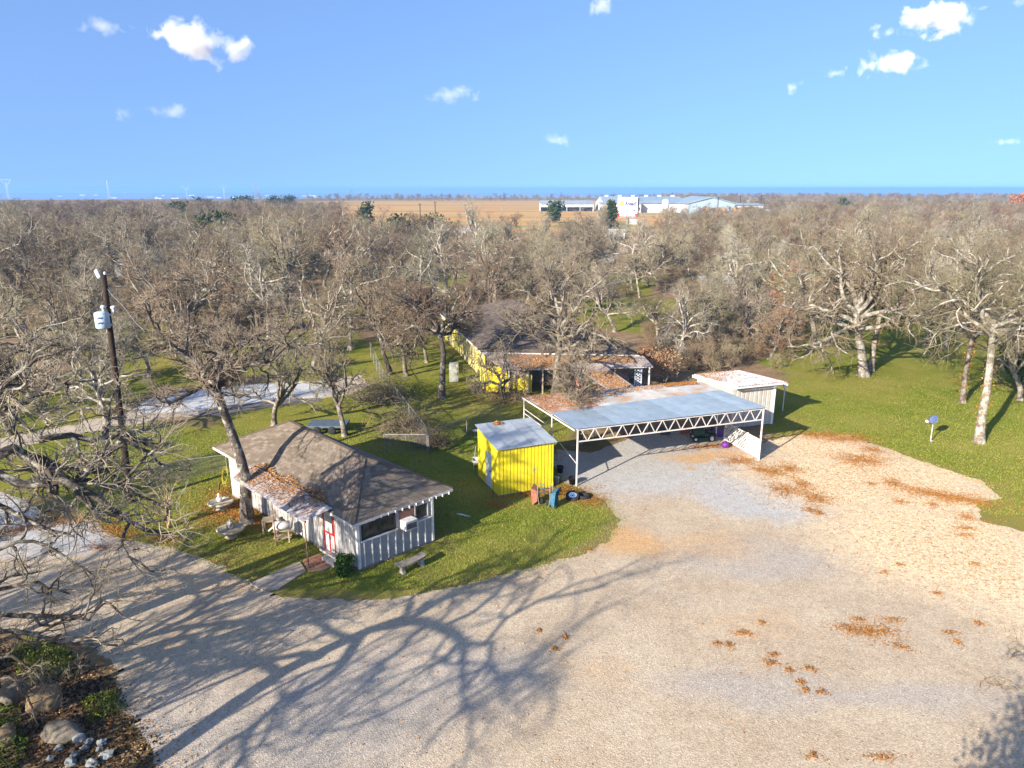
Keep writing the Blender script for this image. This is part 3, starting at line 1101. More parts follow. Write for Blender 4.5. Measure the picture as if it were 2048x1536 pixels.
# left wall with a door opening
w = MB()
w.fbox(cf, 0, 1.72, 0, WT, .10, EZ); w.fbox(cf, 2.62, CL, 0, WT, .10, EZ); w.fbox(cf, 1.72, 2.62, 0, WT, 2.08, EZ)
w.build("wall", M_white, cabin)
w = MB()      # end wall with a window band
w.fbox(cf, 0, WT, WT, CB, .10, 1.38); w.fbox(cf, 0, WT, WT, CB, 2.16, EZ)
w.fbox(cf, 0, WT, WT, .20, 1.38, 2.16); w.fbox(cf, 0, WT, 1.92, 2.10, 1.38, 2.16); w.fbox(cf, 0, WT, 3.72, CB, 1.38, 2.16)
w.build("wall", M_greyp, cabin)
MB().fbox(cf, WT, CL, CB - WT, CB, .10, EZ).build("wall", M_greyp, cabin)
MB().fbox(cf, CL - WT, CL, WT, CB - WT, .10, EZ).build("wall", M_white, cabin)
for i in range(10):          # battens, end wall
    b = .30 + i * .40
    if b < 3.9: MB().fbox(cf, -.03, 0, b - .025, b + .025, .11, 1.36).build("batten", M_trim, cabin)
x = .25
while x < CL - .1:           # battens, long wall
    if not 1.60 < x < 2.72:
        MB().fbox(cf, x - .03, x + .03, -.03, 0, .11, EZ - .02).build("batten", M_trim, cabin)
    x += .31
for (a0, a1, b0, b1) in ((-.035, .08, -.035, .0), (-.035, 0, 0, .09), (-.035, .0, CB - .08, CB + .03)):
    MB().fbox(cf, a0, a1, b0, b1, .10, EZ).build("corner_board", M_trim, cabin)
# windows: frames with panes set back
for b0, b1, npane in ((.20, 1.92, 2), (2.95, 3.72, 1)):
    wf = MB()
    wf.fbox(cf, -.03, .05, b0, b0 + .06, 1.38, 2.16); wf.fbox(cf, -.03, .05, b1 - .06, b1, 1.38, 2.16)
    wf.fbox(cf, -.03, .05, b0 + .06, b1 - .06, 1.38, 1.44); wf.fbox(cf, -.03, .05, b0 + .06, b1 - .06, 2.10, 2.16)
    if npane == 2: wf.fbox(cf, -.02, .05, (b0 + b1) / 2 - .025, (b0 + b1) / 2 + .025, 1.44, 2.10)
    wo_ = wf.build("window", M_dark if npane == 2 else M_greyp, cabin)
    for i in range(npane):
        q0 = b0 + .06 + i * (b1 - b0 - .12) / npane
        MB().fbox(cf, .03, .045, q0 + .01, q0 + (b1 - b0 - .12) / npane - .01, 1.44, 2.10).build("pane", M_glass, wo_)
MB().fbox(cf, .0, .03, 2.10, 2.95, 1.72, 2.10).build("window_panel", simple("brown_board", (.25, .13, .09), (.2, .1, .07)), cabin)
sl = MB().fbox(cf, -.08, -.03, .14, 1.98, 1.31, 1.37).fbox(cf, -.08, -.03, 2.9, 3.8, 1.31, 1.37).build("sill", M_trim, cabin)
# door
dr = MB().fbox(cf, 1.79, 2.55, .02, .07, .12, 2.02).build("door", simple("door_white", (.62, .60, .57), (.5, .47, .44)), cabin)
MB().fbox(cf, 1.90, 2.44, -.0, .018, 1.10, 1.9).build("pane", simple("door_screen", (.30, .34, .32), (.42, .44, .42), 9, .5), dr)
fr_ = MB().fbox(cf, 1.72, 1.79, -.02, .07, .10, 2.08).fbox(cf, 2.55, 2.62, -.02, .07, .10, 2.08).fbox(cf, 1.79, 2.55, -.02, .07, 2.02, 2.08)
fr_.fbox(cf, 1.79, 2.55, -.02, .018, 1.0, 1.07); fr_.fbox(cf, 2.14, 2.20, -.02, .018, .12, 1.0); fr_.fbox(cf, 1.86, 1.90, -.02, .018, 1.07, 2.0)
fr_.build("door_frame", M_red, dr)
# roof
E0, E1, E2, E3 = cf(-.05, -.22, EZ), cf(.12, 5.25, EZ), cf(13.6, 5.45, EZ), cf(13.5, .1, EZ)
R0, R1 = cf(3.15, 2.62, 3.78), cf(9.9, 2.7, 4.0)
rf = MB()
for q in ((E3, E0, R0, R1), (E1, E2, R1, R0)): rf.quad(*q)
for q in ((E0, E1, R0), (E2, E3, R1)): rf.add(q, [(0, 1, 2)])
rf.quad(E0 - Vector((0, 0, .12)), E1 - Vector((0, 0, .12)), E2 - Vector((0, 0, .12)), E3 - Vector((0, 0, .12)))
roof = rf.build("roof", simple("roof_deck", (.12, .1, .09)), cabin)
for a, b in ((E0, E1), (E1, E2), (E2, E3), (E3, E0)):
    MB().beam(a - Vector((0, 0, .07)), b - Vector((0, 0, .07)), .03, .13).build("fascia", M_trim, roof)
shingles("shingles", roof, M_shingle, E3, E0, R0, R1, seed=1)
shingles("shingles", roof, M_shingle, E0, E1, R0, R0, seed=2)
shingles("shingles", roof, M_shingle, E1, E2, R1, R0, seed=3)
shingles("shingles", roof, M_shingle, E2, E3, R1, R1, seed=4)
for a, b in ((R0, R1), (E0, R0), (E1, R0), (E2, R1), (E3, R1)):
    MB().beam(a + Vector((0, 0, .02)), b + Vector((0, 0, .02)), .18, .03).build("ridge_cap", M_shingle, roof)
for i in range(14):
    b = .1 + i * .37
    MB().beam(cf(.0, b, EZ - .16), cf(-.0, b, EZ - .03), .05, .06).build("rafter_end", M_trim, roof)
# awning of short ribbed sheets
M_awn = simple("old_awning_tin", (.52, .50, .49), (.28, .17, .13), 5, .5, .3, lo=.45, hi=.62)
sheets(cabin, "awning_sheet", M_awn, cf(1.55, -.16, 2.50), cf(1.75, -1.42, 2.22), cf(8.6, -1.12, 2.22), cf(8.9, -.12, 2.50), 11, 3, .03, 'rib', uneven=.10, seed=4)
MB().beam(cf(1.75, -1.3, 2.16), cf(8.55, -1.05, 2.16), .06, .08).build("awning_beam", M_rustpipe, cabin)
for a, b in ((1.75, -1.36), (4.75, -1.22), (7.7, -1.1)):
    MB().tube([cf(a - .15, b - .06, 0), cf(a, b, 2.13)], .032, 8).build("awning_post", M_rustpipe, cabin)
lf = leaf_patch("leaf_litter", None, None, lambda s, t: cf(2.0 + 6.6 * t ** .9, -.15 - .95 * s ** 1.3, 2.52 - .24 * s ** 1.3), 2000, .042, M_leaf, 21, cabin)
leaf_patch("leaf_litter", None, None, lambda s, t: cf(2.3 + 6.4 * t, -.1 + .55 * s ** 1.6 * (.4 + .6 * math.sin(t * 9) ** 2), 2.42 + .27 * s ** 1.6 * (.4 + .6 * math.sin(t * 9) ** 2)), 1300, .05, M_leaf, 22, cabin)
# air conditioner in the window opening
ac = MB().fbox(cf, -.42, .03, 2.15, 2.78, 1.28, 1.72).build("air_conditioner", M_trim, cabin, bevel=.01)
for i in range(9):
    MB().fbox(cf, -.435, -.42, 2.20 + i * .061, 2.235 + i * .061, 1.33, 1.60).build("vent_slat", M_dark, ac)
MB().fbox(cf, -.432, -.42, 2.2, 2.73, 1.63, 1.69).build("control_strip", M_greyp, ac)

# things round the cabin
def bench(c, ang, L=1.45):
    f = frame3(c, (math.cos(ang), math.sin(ang)), (-math.sin(ang), math.cos(ang)))
    t = thing("garden_bench", "grey curved concrete bench on scroll legs in front of the cabin end wall", "bench", f(0, 0))
    m = MB()
    N = 8
    for i in range(N):
        a0, a1 = -L / 2 + i * L / N, -L / 2 + (i + 1) * L / N
        c0, c1 = .10 * (2 * a0 / L) ** 2, .10 * (2 * a1 / L) ** 2
        m.hexa([f(a0, -.2 + c0, .40), f(a1, -.2 + c1, .40), f(a1, .2 + c1, .40), f(a0, .2 + c0, .40)],
               [f(a0, -.2 + c0, .48), f(a1, -.2 + c1, .48), f(a1, .2 + c1, .48), f(a0, .2 + c0, .48)])
    m.build("seat", simple("bench_seat_concrete", (.30, .25, .2), (.16, .13, .1), 6, .9, bump=.5), t)
    for s in (-.5, .5):
        lg = MB()
        for (w0, w1, z0, z1) in ((.17, .17, 0, .07), (.15, .09, .07, .17), (.09, .10, .17, .28), (.10, .18, .28, .40)):
            y = .05
            lg.hexa([f(s - .07, y - w0, z0), f(s + .07, y - w0, z0), f(s + .07, y + w0, z0), f(s - .07, y + w0, z0)],
                    [f(s - .07, y - w1, z1), f(s + .07, y - w1, z1), f(s + .07, y + w1, z1), f(s - .07, y + w1, z1)])
        lg.build("leg", M_conc, t)


b0, b1 = G(800, 1150), G(850, 1128)
bench(((b0.x + b1.x) / 2, (b0.y + b1.y) / 2), math.atan2(b1.y - b0.y, b1.x - b0.x))


def leafy(name, label, cat, loc, n, rad, size, mat, seed, trunkmat=None, shape='ball', group=None, stem_h=.5, s=1.0):
    g = np.random.default_rng(seed)
    t = thing(name, label, cat, loc, group)
    nb = max(6, n // 220)
    cc = nrm(g.normal(size=(nb, 3))) * g.uniform(.3, .85, (nb, 1))
    if shape == 'cone':
        hz = g.uniform(0, 1, nb); an = g.uniform(0, 6.28, nb); rr = (1 - hz) ** .8 * g.uniform(.3, .85, nb)
        cc = np.stack([np.cos(an) * rr, np.sin(an) * rr, hz * 2 - 1], 1)
    k = g.integers(0, nb, n)
    sp = .26 if shape == 'ball' else .18
    P_ = cc[k] + np.clip(g.normal(size=(n, 3)), -1.9, 1.9) * sp
    P_ = P_ * np.array(rad) + np.array([0, 0, rad[2] * 1.02 + stem_h])
    P_[:, 2] = np.maximum(P_[:, 2], .05)
    V_, F_ = leaf_quads(P_, size, g, .4)
    link("crown" if cat == "tree" else "foliage", np_mesh("foliage", V_, F_, mat), t)
    st = np.zeros((5, 3)); d = np.stack([g.normal(size=5) * .4, g.normal(size=5) * .4, np.ones(5)], 1)
    if cat == "tree": d[:, :2] *= .15
    PP, RR = grow(st, d, np.full(5, rad[2] * 1.5 + stem_h), np.full(5, .03 + rad[2] * .03), np.full(5, .01), 6, .15, .1, g)
    V_, F_ = tubes(PP, RR, 6)
    link("trunk" if cat == "tree" else "stem", np_mesh("stem", V_, F_, trunkmat or M_bark), t)
    return t


leafy("green_bush", "small dense green bush at the front corner of the cabin", "bush", G(692, 1150), 2600, (.48, .48, .42), .055, M_green, 31, stem_h=.02)


def planter(loc, label, k):
    t = thing("planter", label, "planter", loc, None, .3 * k)
    L = Vector(loc)
    m = MB().lathe(L, [(.26, 0), (.30, .04), (.24, .10), (.22, .18), (.45, .26), (.60, .38), (.66, .46), (.62, .50), (.56, .46)], 24, squash=.85)
    m.build("bowl", simple("planter_stone", (.42, .37, .27), (.26, .22, .16), 5, .9, bump=.4), t, True)
    MB().lathe(L, [(.02, .455), (.5, .45), (.53, .44)], 20, squash=.85).build("soil", simple("planter_soil", (.13, .075, .045), (.25, .14, .08), 14, .95), t)
    return t


p1 = G(463, 1075); p2 = G(443, 1020)
planter(p1, "stone bowl planter with a grey rock in it nearest the gravel", 0)
planter(p2, "stone bowl planter holding a white figure further back by the hose", 1)


def rock(name, label, cat, c, rad, seed, mat, sub=3, amp=.25, group=None, parent=None, flat=.0):
    bm_n = sub
    import bmesh
    bm = bmesh.new(); bmesh.ops.create_icosphere(bm, subdivisions=bm_n, radius=1)
    r = random.Random(seed)
    offs = [Vector((r.gauss(0, 1), r.gauss(0, 1), r.gauss(0, 1))).normalized() for _ in range(9)]
    from mathutils import noise as mn
    for v in bm.verts:
        p = v.co.copy()
        f = 1.0
        for o_ in offs:
            d = p.dot(o_)
            if d > .72: f -= (d - .72) * .75
        f += amp * (mn.noise(p * 1.3 + Vector((seed, 0, 0)))) + amp * .35 * mn.noise(p * 4 + Vector((0, seed, 0)))
        v.co = Vector((p.x * rad[0], p.y * rad[1], p.z * rad[2])) * f
    me = bpy.data.meshes.new(name); bm.to_mesh(me); bm.free()
    me.polygons.foreach_set("use_smooth", [sub > 2] * len(me.polygons))
    me.materials.append(mat)
    o = link(name, me, parent, c)
    return props(o, label, cat, group)


M_rock = simple("grey_rock", (.34, .32, .28), (.20, .18, .155), 5, .9, bump=.6)
rock("rock", "small grey rock sitting in the nearer stone planter", "rock", p1 + Vector((.03, 0, .66)), (.2, .16, .26), 4, M_rock, 2, .5)
# white figure of a hen
hn = thing("garden_figure", "small white bird figure in the planter further back", "figure", p2 + Vector((-.05, 0, .46)))
hL = p2 + Vector((-.05, 0, .46))
M_wh = simple("white_ceramic", (.7, .69, .65), (.6, .58, .52), 6, .4)
MB().lathe(hL, [(.05, 0), (.13, .05), (.17, .14), (.15, .22), (.08, .28), (.06, .34), (.075, .40), (.05, .45), (.01, .47)], 14).build("body", M_wh, hn, True)
MB().beam(hL + Vector((.12, 0, .14)), hL + Vector((.28, .02, .27)), .09, .04).build("tail", M_wh, hn)
MB().beam(hL + Vector((-.07, 0, .40)), hL + Vector((-.13, 0, .385)), .03, .025).build("beak", simple("beak_orange", (.5, .25, .05)), hn)

# smoker grill on its cart
gL = cf(4.75, -.85, 0)
gr = thing("barrel_grill", "white barrel shaped grill on a wooden cart under the awning", "grill", gL)
gx_ = Vector((cU[0], cU[1], 0)); gw_ = Vector((cW[0], cW[1], 0))
ax = (gw_ * .6 - gx_ * .4).normalized(); ay = Vector((-ax.y, ax.x, 0))
def gp(a, b, z): return gL + ax * a + ay * b + Vector((0, 0, z))
MB().lathe(gp(-.38, 0, .84), [(.10, 0), (.2, .01), (.2, .74), (.1, .75)], 18, axis=ax).build("barrel", M_trim, gr, True)
for sx in (-.3, .3):
    for sy in (-.16, .16): MB().beam(gp(sx, sy, 0), gp(sx, sy, .66), .05).build("leg", M_wood, gr)
MB().hexa([gp(-.4, -.2, .60), gp(.4, -.2, .60), gp(.4, .2, .60), gp(-.4, .2, .60)], [gp(-.4, -.2, .64), gp(.4, -.2, .64), gp(.4, .2, .64), gp(-.4, .2, .64)]).build("shelf", M_wood, gr)
MB().hexa([gp(-.4, -.2, .26), gp(.4, -.2, .26), gp(.4, .2, .26), gp(-.4, .2, .26)], [gp(-.4, -.2, .29), gp(.4, -.2, .29), gp(.4, .2, .29), gp(-.4, .2, .29)]).build("shelf", M_wood, gr)
MB().beam(gp(-.39, 0, .8), gp(-.62, -.02, .62), .2, .02).build("side_flap", M_trim, gr)
# wooden table beside the trunk
tL = cf(6.2, -.75, 0)
tb = thing("wooden_table", "small weathered wooden table between the oak trunk and the grill", "table", tL)
def tp_(a, b, z): return tL + ax * a + ay * b + Vector((0, 0, z))
for i in range(4): MB().hexa([tp_(-.3, -.28 + i * .15, .6), tp_(.3, -.28 + i * .15, .6), tp_(.3, -.15 + i * .15, .6), tp_(-.3, -.15 + i * .15, .6)], [tp_(-.3, -.28 + i * .15, .64), tp_(.3, -.28 + i * .15, .64), tp_(.3, -.15 + i * .15, .64), tp_(-.3, -.15 + i * .15, .64)]).build("plank", M_wood, tb)
for sx in (-.24, .24):
    for sy in (-.22, .25): MB().beam(tp_(sx, sy, 0), tp_(sx, sy, .6), .06).build("leg", M_wood, tb)
# garden hose, yellow
hs_ = []
hc = G(450, 985)
for i in range(70):
    an = i * .42; r = .30 + .05 * math.sin(i * .7)
    hs_.append(hc + Vector((math.cos(an) * r * .5, math.sin(an) * .2 + .25, .75 + math.sin(an) * r * 1.25 + i * .003)))
hs_ += [hc + Vector((.1, .1, .4)), hc + Vector((0, -.2, .03)), hc + Vector((-.5, .3, .03)), hc + Vector((-.8, 1.2, .03)), hc + Vector((-.9, 2.4, .03))]
props(MB().tube(hs_, .012, 6).build("garden_hose", simple("hose_yellow", (.42, .34, .03)), loc=hc), "yellow garden hose hung by the far corner of the cabin", "hose")
# walkway slab and brick step
def slabpoly(name, pts, z0, z1, mat, kind="structure", parent=None, seg=1):
    m = MB(); n = len(pts)
    lo = [Vector((p.x, p.y, z0)) for p in pts]; hi = [Vector((p.x, p.y, z1)) for p in pts]
    m.add(lo + hi, [tuple(range(n, 2 * n))] + [(i, (i + 1) % n, n + (i + 1) % n, n + i) for i in range(n)])
    o = m.build(name, mat, parent)
    if kind: o["kind"] = kind
    return o


slabpoly("walkway", [G(500, 1168), G(525, 1182), G(556, 1180), G(612, 1143), G(600, 1125), G(590, 1128)], -.02, .05, simple("walkway_concrete", (.44, .36, .28), (.33, .27, .21), 2.5, .9, bump=.3, lo=.4, hi=.6))
bst = slabpoly("brick_pavement", [G(606, 1120), G(615, 1143), G(648, 1142), G(672, 1128), G(640, 1108)], -.02, .03, simple("brick_mortar", (.25, .18, .14)))
bq = patch(G(606, 1121), G(616, 1142), G(668, 1128), G(640, 1110))
M_brick = simple("patio_brick", (.38, .19, .11), (.26, .12, .08), 9, .9)
for i in range(7):
    for j in range(7):
        a = bq((i + .06) / 7, (j + .06) / 7); b = bq((i + .94) / 7, (j + .06) / 7); c = bq((i + .94) / 7, (j + .94) / 7); d = bq((i + .06) / 7, (j + .94) / 7)
        up = Vector((0, 0, .05 + random.uniform(0, .01)))
        MB().hexa([a, b, c, d], [a + up, b + up, c + up, d + up]).build("brick", M_brick, bst)
# low box / step beside the door
MB()
sx_ = thing("wooden_step", "pale wooden step with a rail at the red framed door", "step", cf(1.2, -.4))
MB().fbox(cf, .75, 1.9, -.62, -.05, .0, .20).build("step", M_conc, sx_)
MB().fbox(cf, .7, .78, -.66, -.58, 0, .62).build("post", M_trim, sx_)
MB().fbox(cf, .78, 2.0, -.65, -.6, .5, .58).build("rail", M_trim, sx_)
# propane tank under the right eave
pL = cf(1.9, 4.75, 0)
pt = thing("propane_tank", "grey rounded gas tank under the right eave of the cabin", "tank", pL)
M_tank = simple("tank_grey", (.42, .43, .43), (.33, .33, .33), 3, .45)
aU = Vector((cU[0], cU[1], 0))
MB().lathe(pL - aU * .75 + Vector((0, 0, .75)), [(.05, 0), (.22, .05), (.34, .16), (.36, .28), (.36, 1.2), (.34, 1.34), (.22, 1.45), (.05, 1.5)], 20, axis=aU).build("tank", M_tank, pt, True)
for s in (-.4, .4): MB().fbox(lambda a, b, z: pL + aU * a + Vector((cW[0], cW[1], 0)) * b + Vector((0, 0, z)), s - .05, s + .05, -.25, .25, 0, .5).build("leg", M_conc, pt)
MB().lathe(pL + Vector((0, 0, 1.1)), [(.1, 0), (.1, .1), (.06, .13)], 10).build("valve_cap", M_dark, pt)
# pale plastic strip on the lawn
sL = G(925, 1030)
props(MB().hexa([sL + Vector((-.35, .12, .0)), sL + Vector((.1, -.14, .0)), sL + Vector((.42, -.2, .0)), sL + Vector((-.05, .1, .0))], [sL + Vector((-.35, .12, .03)), sL + Vector((.1, -.14, .03)), sL + Vector((.42, -.2, .03)), sL + Vector((-.05, .1, .03))]).build("plastic_strip", M_wh, loc=sL), "narrow pale plastic strip lying on the grass right of the cabin", "strip")
# ================================================================ yellow shed
sA, sU, sW = (-.726, 35.27), (-.400, .9165), (.9304, .3666)
sf = frame3(sA, sU, sW)
shed = thing("garden_shed", "bright yellow ribbed metal shed with grey corrugated lean-to roof", "shed", sf(1.5, 1.6))
SD, SW_ = 3.0, 3.22
ZF, ZB = 2.66, 3.02
# walls: ribbed steel sheets; ribs stand upright
for i in range(4):           # front
    b0, b1 = SW_ * i / 4, SW_ * (i + 1) / 4
    corr(sf(0, b0, ZF), sf(0, b0, .06), sf(0, b1, .06), sf(0, b1, ZF), 4, -.06, 'rib').build("wall_sheet", M_yellow, shed)
for i in range(4):           # right
    a0, a1 = SD * i / 4, SD * (i + 1) / 4
    z0, z1 = ZF + (ZB - ZF) * i / 4, ZF + (ZB - ZF) * (i + 1) / 4
    corr(sf(a0, SW_, z0), sf(a0, SW_, .06), sf(a1, SW_, .06), sf(a1, SW_, z1), 4, -.03, 'rib').build("wall_sheet", M_yellow, shed)
MB().fbox(sf, SD, SD + .05, 0, SW_, .06, ZB).build("wall_sheet", M_yellow, shed)
# left wall with a white door and window panel
lw = MB()
for a0, a1, z0, z1t in ((0, .95, .06, None), (1.75, SD, .06, None)):
    za, zb = ZF + (ZB - ZF) * a0 / SD, ZF + (ZB - ZF) * a1 / SD
    lw.hexa([sf(a0, 0, .06), sf(a1, 0, .06), sf(a1, .05, .06), sf(a0, .05, .06)], [sf(a0, 0, za), sf(a1, 0, zb), sf(a1, .05, zb), sf(a0, .05, za)])
lw.hexa([sf(.95, 0, 2.05), sf(1.75, 0, 2.05), sf(1.75, .05, 2.05), sf(.95, .05, 2.05)], [sf(.95, 0, 2.76), sf(1.75, 0, 2.86), sf(1.75, .05, 2.86), sf(.95, .05, 2.76)])
lw.build("wall", M_yellow, shed)
sdoor = MB().fbox(sf, .97, 1.73, -.02, .03, .08, 2.03).build("door", simple("pale_door", (.55, .58, .60), (.42, .45, .47), 6, .6), shed)
MB().fbox(sf, 1.05, 1.65, -.045, -.02, 1.15, 1.85).build("window", simple("pale_window", (.62, .66, .66), (.45, .5, .5), 7, .3), sdoor)
MB().fbox(sf, 1.05, 1.11, -.06, -.02, 1.0, 1.1).build("handle", M_dark, sdoor)
MB().fbox(sf, -.02, .0, 2.0, 2.09, 1.17, 1.30).build("outlet_box", M_greyp, shed)
MB().fbox(sf, -.01, SD + .03, -.01, SW_ + .01, -.02, .06).build("footing", M_base, shed)
sheets(shed, "roof_sheet", [M_galv, simple("galvanised_dull", (.38, .42, .45), (.30, .33, .36), 3, .45, .45)], sf(-.16, -.14, ZF + .04), sf(SD + .25, -.14, ZB + .07), sf(SD + .25, SW_ + .14, ZB + .07), sf(-.16, SW_ + .14, ZF + .04), 5, 8, .018, seed=2)
props(MB().add([], []) .tube([sf(.05, -.25, 1.25), sf(-.05, -.35, 0)], .012, 6).build("thin_rod", M_dark, loc=sf(0, -.3)), "thin dark rod leaning on the left side of the yellow shed", "rod")
# clump of old leaves on the shed roof
leaf_patch("leaf_litter", None, None, lambda s, t: sf(2.75 + .35 * s, .9 + .55 * t, ZB + .03 + .12 * math.sin(s * 3.14) * math.sin(t * 3.14)), 260, .05, M_leaf, 33, shed, .05)

# ================================================================ carport
kA = Vector((3.59, 36.66, 0)); wa_ = math.radians(18.7); ua_ = math.radians(106)
kf = frame3(kA, (math.cos(ua_), math.sin(ua_)), (math.cos(wa_), math.sin(wa_)))
carport = thing("carport", "long open steel carport with pale blue grey corrugated roof over the gravel", "carport", kf(0, 0))
M_roofblue = simple("carport_roof_new_sky_tint", (.36, .44, .50), (.30, .37, .43), 1.3, .34, .55, lo=.4, hi=.62)  # newer front sheets; blue of the reflected sky put into the base colour
M_rooforst = simple("carport_roof_rusty", (.27, .135, .08), (.38, .28, .23), 1.6, .8, .1, lo=.45, hi=.6)
M_roofmix = simple("carport_roof_worn", (.36, .37, .37), (.33, .22, .15), 1.1, .65, .1, lo=.42, hi=.62)
FL, FR = kf(-.12, -.2, 3.40), kf(-.14, 12.2, 3.40)
ML_, MR = kf(3.15, -.48, 3.36), kf(4.15, 11.7, 3.36)
BL, BR = kf(7.4, -.95, 3.2), kf(7.05, 11.95, 3.2)
sheets(carport, "roof_sheet", M_roofblue, FL, ML_, MR, FR, 15, 10, .012, seed=5)
Pb = patch(ML_, BL, BR, MR)
for i in range(15):
    t0, t1 = i / 15, (i + 1.06) / 15
    m_ = M_rooforst if i < 4 else M_roofmix
    s0 = -.02 - (.06 if i % 3 == 0 and i < 5 else 0)
    corr(Pb(s0, t0), Pb(1, t0), Pb(1, min(1, t1)), Pb(s0, min(1, t1)), 8, .012, lift=-.03 + .004 * (i % 2)).build("roof_sheet", m_, carport)
# truss along the front
tz, bz = 3.30, 2.62
MB().beam(kf(0, -.05, tz), kf(0, 12.1, tz), .06, .07).build("top_chord", M_steel, carport)
MB().beam(kf(0, .0, bz), kf(0, 12.08, bz), .06, .06).build("bottom_chord", M_steel, carport)
nw = 14
for i in range(nw):
    b0_, b1_ = .15 + i * 11.8 / nw, .15 + (i + 1) * 11.8 / nw
    mid = (b0_ + b1_) / 2
    MB().beam(kf(0, b0_ + .05, tz - .03), kf(0, mid - .03, bz + .03), .04, .04).build("web_member", M_steel, carport)
    MB().beam(kf(0, mid + .05, bz + .03), kf(0, b1_ - .0, tz - .03), .04, .04).build("web_member", M_steel, carport)
for a, b, zt in ((0, 0, 3.36), (0, 12.08, 3.36), (3.1, -.42, 3.3), (7.3, -.85, 3.14), (7.0, 4, 3.14), (7.0, 8, 3.14), (7.0, 11.8, 3.14), (4.1, 11.6, 3.3)):
    MB().tube([kf(a, b, 0), kf(a, b, zt)], .055 if a == 0 else .045, 10).build("post", M_steel, carport)
for b in (0, 4, 8, 11.9):
    MB().beam(kf(.05, b, 3.28), kf(7.2, b * .98 - .6 * (1 - b / 12), 3.10), .05, .09).build("rafter", M_steel, carport)
MB().beam(kf(-.1, -.24, 3.33), kf(7.4, -.98, 3.13), .03, .09).build("edge_trim", M_trim, carport)
MB().beam(kf(3.4, -.45, 3.27), kf(4.1, 11.7, 3.27), .05, .07).build("purlin", M_steel, carport)
MB().beam(kf(7.3, -.9, 3.1), kf(7.0, 11.9, 3.1), .05, .07).build("purlin", M_steel, carport)
MB().tube([kf(0.05, -.0, 1.3), kf(2.8, -.35, 2.0)], .025, 6).build("side_rail", M_steel, carport)
MB().tube([kf(3.1, -.42, 2.1), kf(7.3, -.85, 2.1)], .025, 6).build("side_rail", M_steel, carport)
MB().tube([kf(3.1, -.42, 2.4), kf(7.3, -.85, 2.4)], .025, 6).build("side_rail", M_steel, carport)
leaf_patch("leaf_litter", None, None, lambda s, t: Pb(.12 + .88 * s ** .8, .0 + .33 * t), 1900, .04, M_leaf, 41, carport)
leaf_patch("leaf_litter", None, None, lambda s, t: Pb(1 - .55 * s * (1 - .5 * t), .3 + .45 * t), 900, .04, M_leaf, 42, carport)
leaf_patch("leaf_litter", None, None, lambda s, t: Pb(1 - .3 * s ** 1.4, .76 + .2 * t), 1700, .04, M_leaf_or, 43, carport)
# panel wall at the right end of the carport: lattice and boards
pnl = thing("screen_panel", "white lattice and board screen under the right end of the carport", "screen", kf(.2, 12.1))
pf = lambda a, z: kf(a, 12.15 - a * .03, z)
pq = lambda m, a0, a1, z0, z1, th=.04: m.hexa([pf(a0, z0), pf(a1, z0), pf(a1, z0) + Vector((th, .01, 0)), pf(a0, z0) + Vector((th, .01, 0))], [pf(a0, z1), pf(a1, z1), pf(a1, z1) + Vector((th, .01, 0)), pf(a0, z1) + Vector((th, .01, 0))])
for i in range(8):
    pq(MB(), .08, 1.35, .05 + i * .155, .05 + i * .155 + .148).build("board", M_trim, pnl)
for a in (1.36, 2.55, 3.75):
    pq(MB(), a, a + .08, 0, 1.32, .07).build("post", M_trim, pnl)
pq(MB(), 1.44, 3.75, .05, .12).build("rail", M_trim, pnl); pq(MB(), 1.44, 3.75, 1.20, 1.28).build("rail", M_trim, pnl)
lat = MB()
g_ = random.Random(1)
def clipline(c, sgn):
    pts = []
    for i in range(0, 61):
        a = 1.44 + (3.75 - 1.44) * i / 60
        z = .12 + (a - 1.44) * sgn + c
        if .12 <= z <= 1.20: pts.append((a, z))
    return (pts[0], pts[-1]) if len(pts) > 1 else None
for k in range(-14, 15):
    for sgn in (1, -1):
        r_ = clipline(k * .23, sgn)
        if r_:
            (a0, z0), (a1, z1) = r_
            o_ = Vector((.008 if sgn > 0 else .026, 0, 0))
            lat.beam(pf(a0, z0) + o_, pf(a1, z1) + o_, .012, .05, up=(0, 0, 1))
props(lat.build("lattice", M_trim, pnl), kind="stuff")
# clutter under the carport
def wheel(parent, c, axis, R, w_, name="wheel", rim=M_steel):
    ax_ = Vector(axis).normalized()
    tw = MB().lathe(Vector(c) - ax_ * w_ / 2, [(R * .62, 0), (R * .93, 0), (R, w_ * .2), (R, w_ * .8), (R * .93, w_), (R * .62, w_)], 24, axis=axis).build("tyre" if parent.type == 'EMPTY' and name == "wheel" else name, M_black, parent, True)
    return tw


ball = kf(.9, 10.9, 0) * 0 + G(1450, 895)
props(MB().lathe(ball, [(.02, 0), (.16, .03), (.24, .13), (.25, .22), (.18, .34), (.05, .40)], 16).build("purple_bag", simple("purple_plastic", (.12, .02, .2), (.08, .015, .15), 8, .5), loc=ball, smooth=True), "round purple bag on the leaves beside the lattice screen", "bag")
mL = G(1400, 880)
mower = thing("lawn_mower", "dark green riding mower parked in the shade under the carport", "mower", mL)
mb_ = lambda a, b, z: mL + Vector((a, b, z))
M_mow = simple("mower_green", (.02, .06, .03), (.03, .04, .03)); M_mowd = simple("mower_dark", (.04, .04, .045))
MB().fbox(mb_, -.55, .2, -.3, .3, .35, .75).build("hood", M_mow, mower, bevel=.05)
MB().fbox(mb_, .2, .95, -.35, .35, .35, .55).build("frame", M_mow, mower)
MB().fbox(mb_, .35, .8, -.22, .22, .6, .7).fbox(mb_, .72, .82, -.22, .22, .7, 1.05).build("seat", M_mowd, mower)
